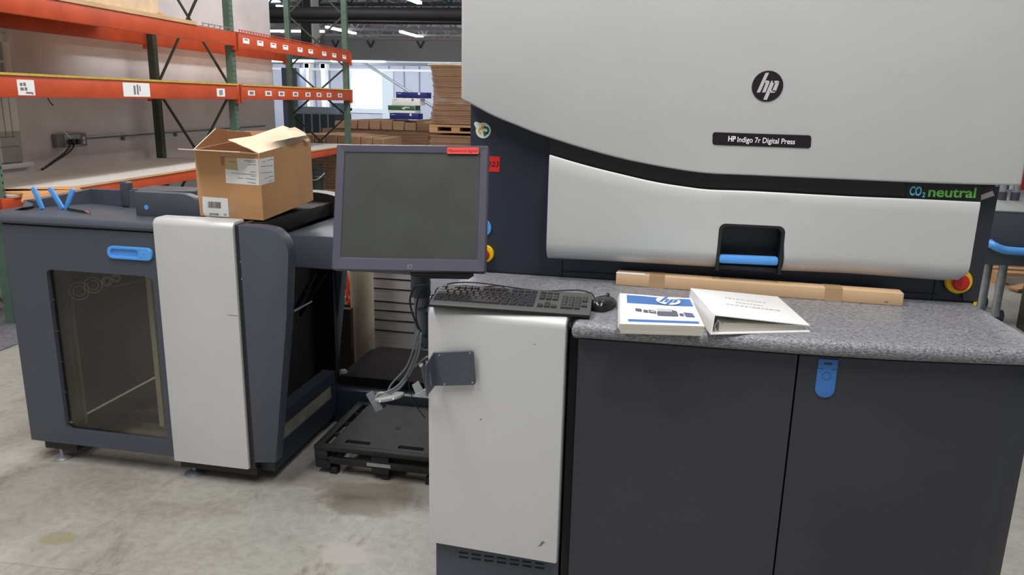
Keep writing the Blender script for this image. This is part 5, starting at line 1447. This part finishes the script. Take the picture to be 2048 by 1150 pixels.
def wiredeck(sa, sb, name, lab, orange):
    b = B(); m = ORANGE if orange else GALV
    s = sa + .06
    step = 0.065 if orange else 0.11
    while s < sb - .05:
        b.box((FD, s - .0035, Z1t + .004), (.052, s + .0035, Z1t + .011), GALV if not orange else m, M=RM)
        b.box((.046, s - .0035, Z1t + .004), (.053, s + .0035, Z1t + .035), m, M=RM); s += step
    for k in range(8): b.box((FD + k * .14, sa + .05, Z1t + .0005), (FD + k * .14 + .006, sb - .05, Z1t + .005), GALV, M=RM)
    b.box((.044, sa + .05, Z1t + .03), (.055, sb - .05, Z1t + .037), m, M=RM)
    if orange: b.box((.046, sa + .05, Z1t - .0), (.050, sb - .05, Z1t + .012), m, M=RM)
    return tag(b.build(name), lab, 'wire deck')
wiredeck(s_wood, S1, 'wire_deck', 'bare wire deck end next to the tan board on the top rack level', False)
wiredeck(S1, S2, 'wire_deck', 'orange-lipped wire deck on the top level of the far rack bay', True)
# carton and timber on the top shelf
sb_ = s_of(onrack(314, 10, -.05)); sa_ = s_of(onrack(226, 3, -.05))
b = B(); b.box((FD + .1, sa_ - .6, Z1t + .036), (-.04, sb_, Z1t + .6), CARDL, 0.004, M=RM); b.box((-.041, sb_ - .02, Z1t + .036), (-.0, sb_ + .03, Z1t + .065), WOOD, M=RM)
tag(b.build('tan_carton'), 'large tan carton on the top rack shelf at the picture edge', 'cardboard box')
b = B(); b.box((-.30, 0.6, Z1t + .036), (-.02, sa_ - .62, Z1t + .085), WOODP, .003, M=RM); tag(b.build('timber_piece'), 'flat timber piece lying beside the tan carton on the top rack shelf', 'timber')
# plywood sheet on lowest shelf
zpw = Z3t + .02
zq_ = zpw + .012
pws = [RK(.18, .09, zq_), PZ(42, 401, zq_), PZ(165, 379, zq_), PZ(150, 372, zq_), RK(s_of(PZ(150, 372, zq_)) - .8, -.75, zq_), RK(.18, -.75, zq_)]
b = B(); b.prism(pws, (0, 0, -.012), PLY); tag(b.build('plywood_sheet'), 'orange-brown plywood sheet on the lowest rack shelf behind the blue paddles', 'plywood')
# hanging string below the middle shelf
b = B(); b.tube([RK(s_of(onrack(95, 196, -.3)), -.3, Z2b), onrack(100, 204, -.3), onrack(106, 211, -.3)], .005, BLACK, 6); b.build('dangling_wire', rack)

# ================================================================== FAR HALL
YW = 20.0
wl_, wr_ = PY(704, 180, YW).x, PY(765, 180, YW).x; wzb, wzt = PY(735, 217, YW).z, PY(735, 143, YW).z
b = B(); zt_w = PY(700, 128, YW).z
for (xa, xb, za, zb) in ((-30, wl_, 0, zt_w), (wr_, 16, 0, zt_w), (wl_, wr_, 0, wzb), (wl_, wr_, wzt, zt_w)): b.box((xa, YW, za), (xb, YW + .15, zb), WALLB)
x = -14.0
while x < -2:
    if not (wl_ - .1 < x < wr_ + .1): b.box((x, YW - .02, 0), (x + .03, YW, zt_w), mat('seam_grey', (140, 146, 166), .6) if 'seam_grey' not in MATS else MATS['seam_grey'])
    x += .42
struct(b.build('wall_back'))
w2 = thing('window_2', 'bright window in the far wall', 'window', ((wl_ + wr_) / 2, YW, wzb)); del w2['category']; w2['kind'] = 'structure'
b = B(); f_ = .07
for (xa, xb, za, zb) in ((wl_ - f_, wl_, wzb - f_, wzt + f_), (wr_, wr_ + .32, wzb - .3, wzt + f_), (wl_, wr_, wzt, wzt + f_), (wl_ - f_, wr_, wzb - .12, wzb)): b.box((xa, YW - .04, za), (xb, YW + .02, zb), mat('pale_green_frame', (212, 224, 230), .5) if 'pale_green_frame' not in MATS else MATS['pale_green_frame'])
b.build('window_frame', w2)
b = B(); b.box((wl_, YW + .05, wzb), (wr_, YW + .06, wzt), SKYW); b.build('bright_pane', w2)
b = B(); zz = PY(800, 141, YW).z; b.box((-14, YW - .08, zz - .03), (-4.5, YW, zz + .03), WHITEP); b.box((-14, YW - .05, zt_w - .02), (-4.5, YW + .15, zt_w + .2), STEEL); o = b.build('trim_1'); struct(o)
# fascia and lower ceiling
YFa = 17.0; zf0, zf1 = PY(800, 120, YFa).z, PY(800, 80, YFa).z
b = B(); b.box((-30, YFa, zf0), (10, YFa + .3, zf1), FASCIA); b.box((-30, YFa - .02, zf1 - .0), (10, YFa + .4, zf1 + .06), STEEL)
for px in (672, 742, 842):
    x = PY(px, 82, YFa).x; b.bar((x - .08, YFa - .03, zf1 - .02), (x, YFa - .03, zf1 - .16), .03, .03, STEELD); b.bar((x + .08, YFa - .03, zf1 - .02), (x, YFa - .03, zf1 - .16), .03, .03, STEELD)
struct(b.build('trim_2'))
b = B(); b.box((-30, YFa + .3, zf0), (10, YW + .15, zf0 + .05), mat('soffit_panel', (186, 188, 196), .7)); struct(b.build('trim_3'))
fx0, fx1 = PY(600, 122, YFa + .5).x, PY(768, 121, YFa + .5).x
b = B(); b.box((fx0 + .8, YFa + .45, zf0 - .035), (fx1, YFa + .6, zf0 - .001), LITE); tag(b.build('fluorescent_fixture'), 'long lit fluorescent fixture under the grey fascia above the window', 'ceiling light')
b = B(); b.box((fx0 - 1.4, YFa + .45, zf0 - .05), (fx0 + .3, YFa + .6, zf0 - .001), LITE); tag(b.build('fluorescent_fixture'), 'lit fluorescent fixture left of the far rack post under the fascia', 'ceiling light')
# duct pipe
yd = 14.0
a, c = PY(530, 24, yd), PY(930, 34, yd)
a = Vector((-14, yd, a.z + .02)); c = Vector((2.0, yd, PY(910, 30, yd).z - .02))
b = B(); b.tube([a, c], 0.115, mat('black_duct', (44, 44, 47), .6), 20); b.tube([a + Vector((0, -.1, -.15)), c + Vector((0, -.1, -.15))], .04, BLACK, 12)
for k in range(12):
    x = -13 + k * 1.25; b.tube([Vector((x, yd, a.z - .1)), Vector((x, yd, 5.28))], .008, STEELD, 6)
tag(b.build('overhead_duct'), 'dark horizontal duct pipe hanging under the roof trusses', 'duct')
# trusses across the hall
def truss(n, y, z0, z1, x0, x1, pitch=.6, m=STEEL):
    b = B(); b.box((x0, y - .05, z0), (x1, y + .05, z0 + .09), m); b.box((x0, y - .05, z1 - .09), (x1, y + .05, z1), m)
    x = x0; k = 0
    while x < x1 - pitch:
        p, q = (z0 + .05, z1 - .05) if k % 2 == 0 else (z1 - .05, z0 + .05)
        b.bar((x, y, p), (x + pitch, y, q), .05, .05, m); x += pitch; k += 1
    o = b.build('trim_%d' % n); struct(o); return o
n = 4
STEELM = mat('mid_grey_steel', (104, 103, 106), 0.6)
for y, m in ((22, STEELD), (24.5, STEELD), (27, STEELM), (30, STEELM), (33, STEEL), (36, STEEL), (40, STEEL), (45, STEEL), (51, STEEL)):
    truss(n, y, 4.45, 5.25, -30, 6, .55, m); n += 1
# long purlins and far beam
b = B()
for x in range(-28, 4, 3): b.box((x, 12, 4.98), (x + .08, 60, 5.12), STEEL)
struct(b.build('trim_%d' % n)); n += 1
b = B(); b.box((-30, 58, 0), (16, 58.2, 5.3), mat('far_wall_grey', (150, 152, 160), .8)); struct(b.build('wall_far'))
# ceiling strips, lit
random.seed(11)
pos = [((1580, 8), (1620, 25)), ]
for i, (x, y, L_, a_) in enumerate([(-7.5, 21, 2.2, 1), (-12.5, 24, 2.4, 1), (-16, 24, 2.4, 0), (-14, 31, 3, 1), (-18, 33, 3, 0), (-11.5, 33, 3, 1), (-22, 38, 4, 1), (-14.5, 40, 4, 0), (-9.2, 26, 2.4, 0), (-19, 46, 4, 1), (-12, 48, 4, 1)]):
    b = B()
    if a_: b.box((x, y, 4.36), (x + .14, y + L_, 4.44), LITE)
    else: b.box((x, y, 4.36), (x + L_, y + .16, 4.44), LITE)
    o = b.build('strip_light'); tag(o, 'lit strip light hanging under the far roof trusses', 'ceiling light', 'strip lights in the far hall')
    for t in (.15, .85):
        b = B(); q = (x + .07, y + L_ * t) if a_ else (x + L_ * t, y + .08); b.tube([(q[0], q[1], 4.44), (q[0], q[1], 5.27)], .012, STEEL, 6); b.build('hanger_rod', o)
for (x, y) in ((-17, 27), (-9.5, 35), (-24, 41)):
    b = B(); b.box((x, y, 5.24), (x + 1.6, y + 3.2, 5.268), SKYD); tag(b.build('skylight'), 'bright skylight panel in the far roof', 'skylight', 'skylights in the far roof')
# columns
for (px, w, yy, m, lab) in ((615, 9, 19.2, WHITEP, 'white column seen between the rack posts, left one'), (647, 9, 19.3, WHITEP, 'white column seen between the rack posts, right one')):
    A_ = PY(px, 180, yy); b = B(); hw = w * .5 * yy / F
    b.box((A_.x - hw, yy, 0), (A_.x + hw, yy + .2, zf0), m); b.box((A_.x - hw - .03, yy, zf0 - .12), (A_.x + hw + .03, yy + .24, zf0 - .002), m, .004); tag(b.build('column'), lab, 'column')
A_ = PY(610, 60, 16.2); b = B(); b.box((A_.x - .1, 16.2, zf0 - .0), (A_.x + .15, 16.5, 5.27), STEELD); b.box((A_.x + .15, 16.2, zf0), (A_.x + .2, 16.5, 5.27), WHITEP); tag(b.build('steel_column'), 'grey steel column rising above the fascia between the rack posts', 'column')
# diagonal brace across the window
b = B(); b.tube([PY(722, 122, 18.6), PY(860, 210, 18.6)], .035, GREYM, 8)
b.tube([PY(860, 210, 18.6), Vector((PY(880, 222, 18.6).x, 18.6, PY(880, 222, 18.6).z))], .035, GREYM, 8)
tag(b.build('diagonal_brace'), 'thin grey diagonal brace crossing in front of the bright window', 'brace')
# dark equipment behind the rack
b = B(); A_, C_ = PY(590, 227, 15.5), PY(672, 270, 15.5); b.box((A_.x, 15.5, 0), (C_.x, 16.35, A_.z), mat('black_crate', (40, 44, 54), .6)); ddk = b.build('crate_body')
tag(ddk, 'large dark crate in the background behind the far rack bay', 'crate'); ddk.name = 'dark_crate'
b = B()
for k in range(1, 5): x = A_.x + (C_.x - A_.x) * k / 5; b.box((x, 15.49, .4), (x + .03, 15.5, A_.z), GREYM)
b.build('seams', ddk)
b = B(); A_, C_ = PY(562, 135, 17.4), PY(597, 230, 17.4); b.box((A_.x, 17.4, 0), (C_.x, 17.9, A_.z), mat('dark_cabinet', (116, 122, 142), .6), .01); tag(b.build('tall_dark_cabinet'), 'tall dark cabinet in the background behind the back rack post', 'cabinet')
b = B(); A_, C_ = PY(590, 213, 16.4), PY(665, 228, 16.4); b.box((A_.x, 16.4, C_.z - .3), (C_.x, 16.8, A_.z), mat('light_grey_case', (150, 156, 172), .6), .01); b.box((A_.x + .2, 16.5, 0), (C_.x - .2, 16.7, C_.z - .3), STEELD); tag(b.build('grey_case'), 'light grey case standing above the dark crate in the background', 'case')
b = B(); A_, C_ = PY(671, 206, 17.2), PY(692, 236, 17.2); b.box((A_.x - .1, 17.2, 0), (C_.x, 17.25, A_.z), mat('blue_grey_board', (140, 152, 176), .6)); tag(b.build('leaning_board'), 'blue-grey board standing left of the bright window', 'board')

# stacks of flat cartons
def carton_row(px0, px1, py0, py1, y, dpt_, n_, lab, sidem=None):
    A_ = PY(px0, py0, y); C_ = PY(px1, py1, y); zt0 = A_.z
    w = (C_.x - A_.x) / n_
    for i in range(n_):
        b = B(); sag = 0.05 * (1 - ((i + .5) / n_ * 2 - 1) ** 2)
        b.box((A_.x + i * w + .006, y, C_.z), (A_.x + (i + 1) * w - .006, y + dpt_, zt0 + sag - .04), CORR2, .012, 1)
        o = b.build('carton_bundle'); tag(o, lab, 'carton bundle', lab.split(' in ')[0] + 's')
    return A_, C_, zt0
def support(px0, px1, py, y, dpt_, lab, ztop=None):
    A_ = PY(px0, py, y); C_ = PY(px1, py, y); A_.z = ztop if ztop else A_.z; th = thing('pallet_load', lab, 'pallet load', ((A_.x + C_.x) / 2, y, 0))
    z = A_.z; b = B()
    k = 0; zz = .12
    while zz < z - .001:
        z2 = min(z, zz + .05); j = random.uniform(-.015, .015)
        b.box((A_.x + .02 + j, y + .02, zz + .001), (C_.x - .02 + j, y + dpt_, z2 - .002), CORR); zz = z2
    b.build('carton_layers', th)
    b = B(); b.box((A_.x, y, .08), (C_.x, y + dpt_, .12), WOODP)
    for t in (0, .5, 1): x = A_.x + (C_.x - A_.x - .1) * t; b.box((x, y, 0), (x + .1, y + dpt_, .08), WOODP)
    b.build('pallet_boards', th)
random.seed(5)
rowa = carton_row(560, 768, 267, 306, 11.9, .9, 9, 'brown carton bundle in the front row behind the monitor top')
support(560, 768, 306, 11.9, .9, 'pallet of flat cartons carrying the front bundle row', rowa[1].z)
rowb = carton_row(668, 832, 238.5, 262, 13.6, 1.0, 7, 'brown carton bundle in the rear row below the bright window')
support(640, 858, 262.5, 13.6, 1.0, 'pallet of flat cartons carrying the rear bundle row', rowb[1].z)
b = B(); A_, C_ = PY(833, 240, 13.6), PY(862, 262, 13.6); b.box((A_.x, 13.6, rowb[1].z), (C_.x, 14.6, A_.z), CORR, .01); tag(b.build('carton_bundle'), 'dark brown carton bundle at the right end of the rear row', 'carton bundle')  # block in darker brown, added as the rear row's dark right side
# four slim boxes
for (x0_, x1_, ya_, yb_, m, nm, lab) in ((779, 836, 226.5, 238.5, NAVYB, 'slim_box', 'navy blue box at the bottom of the pile of four slim boxes'), (776, 830, 211, 226, GREENB, 'slim_box', 'green and white box, second from the bottom of the four slim boxes'), (783.5, 840, 196.5, 210.5, PAPER, 'slim_box', 'white box, second from the top of the four slim boxes'), (792, 853, 184, 196, NAVYB, 'slim_box', 'navy blue box on top of the pile of four slim boxes')):
    yy = 13.65; A_, C_ = PY(x0_, ya_, yy), PY(x1_, yb_, yy)
    A_.z, C_.z = PY(810, ya_, yy).z, PY(810, yb_, yy).z
    b = B()
    if m is GREENB:
        zm_ = A_.z + (C_.z - A_.z) * .68
        b.box((A_.x, yy, C_.z), (C_.x, yy + .3, zm_), PAPER, .004); b.box((A_.x - .003, yy - .003, zm_), (C_.x + .003, yy + .303, A_.z), m, .004)
    else: b.box((A_.x, yy, C_.z), (C_.x, yy + .3, A_.z - .002), m, .004)
    o = b.build(nm); tag(o, lab, 'box', 'slim boxes piled below the window')
    b = B()
    if m is GREENB:
        for (u, v, uu, vv) in ((.52, .30, .60, .42), (.60, .18, .70, .34), (.68, .2, .8, .32), (.55, .4, .64, .5)): b.box((A_.x + (C_.x - A_.x) * u, yy - .005, A_.z + (C_.z - A_.z) * vv), (A_.x + (C_.x - A_.x) * uu, yy - .002, A_.z + (C_.z - A_.z) * v), PAPER)
    else:
        b.box((A_.x + .03, yy - .003, A_.z - .035), (A_.x + .10, yy + .001, A_.z - .028), PAPER if m is NAVYB else INKG); b.box((C_.x - .16, yy - .003, A_.z - .045), (C_.x - .12, yy + .001, A_.z - .004), PAPER if m is NAVYB else INKG)
    b.build('printed_marks', o)
# tall stack of flat sheets
yy = 8.8; A_, C_ = PY(858, 126, yy), PY(936, 249, yy); nS = 34; x1s = PY(962, 126, yy).x
dz = (A_.z - C_.z) / nS
random.seed(3)
for i in range(nS):
    z = C_.z + dz * i; t = i / nS
    bow_ = .05 * (1 - abs(t * 2 - 1) ** 2) ; j = random.uniform(-.006, .006)
    b = B(); xa = A_.x + bow_ + j + (-.03 if i == nS - 1 else 0) + (-.06 if i == 0 else 0); n_x = 8; secs = []
    for k in range(n_x + 1):
        x = xa + (x1s - xa) * k / n_x; s_ = .006 * math.sin(k * .9 + i * .35) * (1 if 0 < i < nS else 0)
        secs.append([Vector((x, yy + j, z + s_ * .5)), Vector((x, yy + j, z + dz - .003 + s_ * .5)), Vector((x, yy + .7, z + dz - .003)), Vector((x, yy + .7, z))])
    b.ring(secs, CORR2 if i % 3 else CARDL if i == nS - 1 else CORR2)
    tag(b.build('flat_carton'), 'flat brown carton in the tall stack left of the press', 'flat carton', 'flat cartons in the tall stack')
b = B(); zp1 = PY(900, 251, yy).z; zp2 = PY(900, 266, yy).z
for q in ((A_.x - .0, .10), ((A_.x + x1s) / 2 - .04, .10), (x1s - .1, .1)): b.box((q[0], yy, zp2 + .02), (q[0] + q[1], yy + .7, zp1 - .022), WOODP)
for i in range(5): b.box((A_.x, yy + i * .15, zp1 - .02), (x1s, yy + i * .15 + .1, C_.z - .0095), WOODP); b.box((A_.x, yy + i * .15, zp2), (x1s, yy + i * .15 + .1, zp2 + .02), WOODP)
tag(b.build('wooden_pallet'), 'wooden pallet between the tall flat carton stack and the cartons below', 'pallet')
b = B(); zz = .13
zz = .13
while zz < zp2 - .03:
    z2 = min(zp2 - .001, zz + .022); j = random.uniform(-.01, .01); b.box((A_.x + j, yy + .01 + j, zz + .0008), (x1s, yy + .7, z2 - .0008), CORR2); zz = z2
b.box((A_.x, yy, .10), (x1s, yy + .7, .13), WOODP)
for t in (0, .5, 1): x = A_.x + (x1s - A_.x - .1) * t; b.box((x, yy, 0), (x + .1, yy + .7, .10), WOODP)
tag(b.build('lower_carton_stack'), 'lower stack of brown cartons under the tall stack, left of the press', 'carton stack')
b = B(); A2_, C2_ = PY(849, 248, yy - .05), PY(860, 275, yy - .05)

# ================================================================== RIGHT EDGE BACKGROUND
bn = thing('finishing_bench', 'dark bench unit with grey top, galvanised legs and blue handle, right of the press', 'bench', (2.9, 6.3, 0))
yb2 = 6.25
zbt = PY(2010, 424, yb2).z; zbm = PY(2010, 531, yb2).z
xl_ = PY(1975, 450, yb2).x
b = B(); b.box((xl_, yb2, zbm), (xl_ + 2.2, yb2 + .85, zbt), SLATE, .008); b.build('body', bn)
b = B(); b.box((xl_ - .02, yb2 - .005, zbt), (xl_ + 2.2, yb2 + 0.86, zbt + .012), mat('grey_bench_top', (140, 142, 142), .4), .003); b.build('bench_top', bn)
b = B()
hx = PY(1986, 494, yb2 - .06)
b.tube(smooth_line([hx + Vector((0, .06, .02)), hx + Vector((.0, .0, .012)), PY(2010, 500, yb2 - .06), PY(2060, 504, yb2 - .06), PY(2150, 508, yb2 - .06)]), .030, BLUE, 14); b.build('handle', bn, 'blue tubular handle')
for (px0, py0, px1, py1) in ((1975, 535, 1962, 612), (2002, 535, 1990, 622)):
    A_ = PY(px1, py1, yb2 + .2); zt_ = zbm
    A_ = PZ(px1, py1 + 6, 0.07)
    b = B(); b.box((A_.x - .024, A_.y - .024, .05), (A_.x + .024, A_.y + .024, zbm + .01), GALV, .004)
    b.build('leg', bn)
A_ = PZ(1962, 618, .07); C_ = PZ(1990, 628, .07)
b = B(); b.bar(A_ + Vector((0, 0, -.01)), C_ + Vector((0, 0, -.01)), .06, .03, GALV)
b.build('foot_rail', bn)
b = B(); b.cyl(PZ(1995, 631, .05) + Vector((-.03, 0, -.0)), PZ(1995, 631, .05) + Vector((.03, 0, 0)), .048, STEELD, 16); b.build('caster', bn)
b = B(); A_ = PZ(1962, 614, .0); b.cyl(Vector((A_.x - .03, A_.y, .048)), Vector((A_.x + .03, A_.y, .048)), .048, STEELD, 16); b.build('caster', bn)
for px in (1999, 2025):
    yc_ = yb2 + .75; A_ = PY(px, 420, yc_); b = B(); b.cyl((A_.x, yc_, zbt + .012), (A_.x, yc_, zbt + .08), .035, SLATE, 18); b.cyl((A_.x, yc_, zbt + .08), (A_.x, yc_, zbt + .8), .026, GALV, 18)
    b.build('upright_tube', bn)
# dark block at the frame edge
A_ = PZ(2031, 654, 0); b = B(); b.box((A_.x, A_.y - .4, 0.0), (A_.x + .6, A_.y, .5), BLACK, .006); tag(b.build('black_floor_cabinet'), 'black box on the floor at the right frame edge in front of the bench', 'cabinet')
# broken wooden pallets on the floor beyond
dp = thing('damaged_pallet', 'broken wooden pallet pieces on the floor under the bench handle', 'pallet', PZ(2030, 580, 0))
b = B(); c = PZ(2025, 572, 0)
for i in range(4): b.box((c.x - .15, c.y + i * .22, .10 + .0), (c.x + 1.1, c.y + i * .22 + .12, .125), WOODP)
for x in (-.15, .4, .98): b.box((c.x + x, c.y, .0), (c.x + x + .09, c.y + .8, .10), WOODP)
b.bar(c + Vector((-.1, -.25, .02)), c + Vector((.5, -.05, .16)), .12, .02, WOODP); b.bar(c + Vector((.05, -.3, .05)), c + Vector((.28, -.55, .02)), .2, .02, WOODP)
b.build('planks', dp)
b = B(); c = PY(2008, 545, 9.2); b.box((c.x - .25, 9.2, 0), (c.x + .9, 9.9, PY(2008, 533, 9.2).z + .1), CORR2, .01); tag(b.build('brown_carton'), 'brown carton on the floor behind the galvanised bench legs', 'cardboard box')
# far shelf goods behind bench
random.seed(8)
cols_ = [(206, 190, 196), (196, 150, 120), (60, 70, 140), (214, 214, 220), (180, 60, 50), (150, 120, 100), (200, 196, 210), (90, 96, 130)]
sf = thing('goods_shelf', 'open shelf with paper goods in the background at the right edge', 'shelving rack', (5.0, 11, 0))
xs0 = PY(1985, 400, 11).x
b = B()
for z in (0.1, .6, 1.1, 1.6, 2.1): b.box((xs0, 11, z), (xs0 + 3, 11.5, z + .03), GALV)
for x in (xs0, xs0 + 1.5, xs0 + 2.96): b.box((x, 11, 0), (x + .04, 11.5, 2.5), GALV)
b.build('frame', sf)
k = 0
for z in (.13, .63, 1.13, 1.63):
    x = xs0 + .06
    while x < xs0 + 1.2:
        w = random.uniform(.07, .2); h = random.uniform(.2, .42); b = B(); cm = cols_[k % len(cols_)]; nm_ = 'goods_%d' % (k % len(cols_))
        m = MATS[nm_] if nm_ in MATS else mat(nm_, cm, .7)
        b.box((x, 11.02, z + .0005), (x + w - .01, 11.4, z + h), m, .003); tag(b.build('packed_goods'), 'small pack of goods on the background shelf at the right edge', 'package', 'packs on the background shelf'); x += w + .002; k += 1
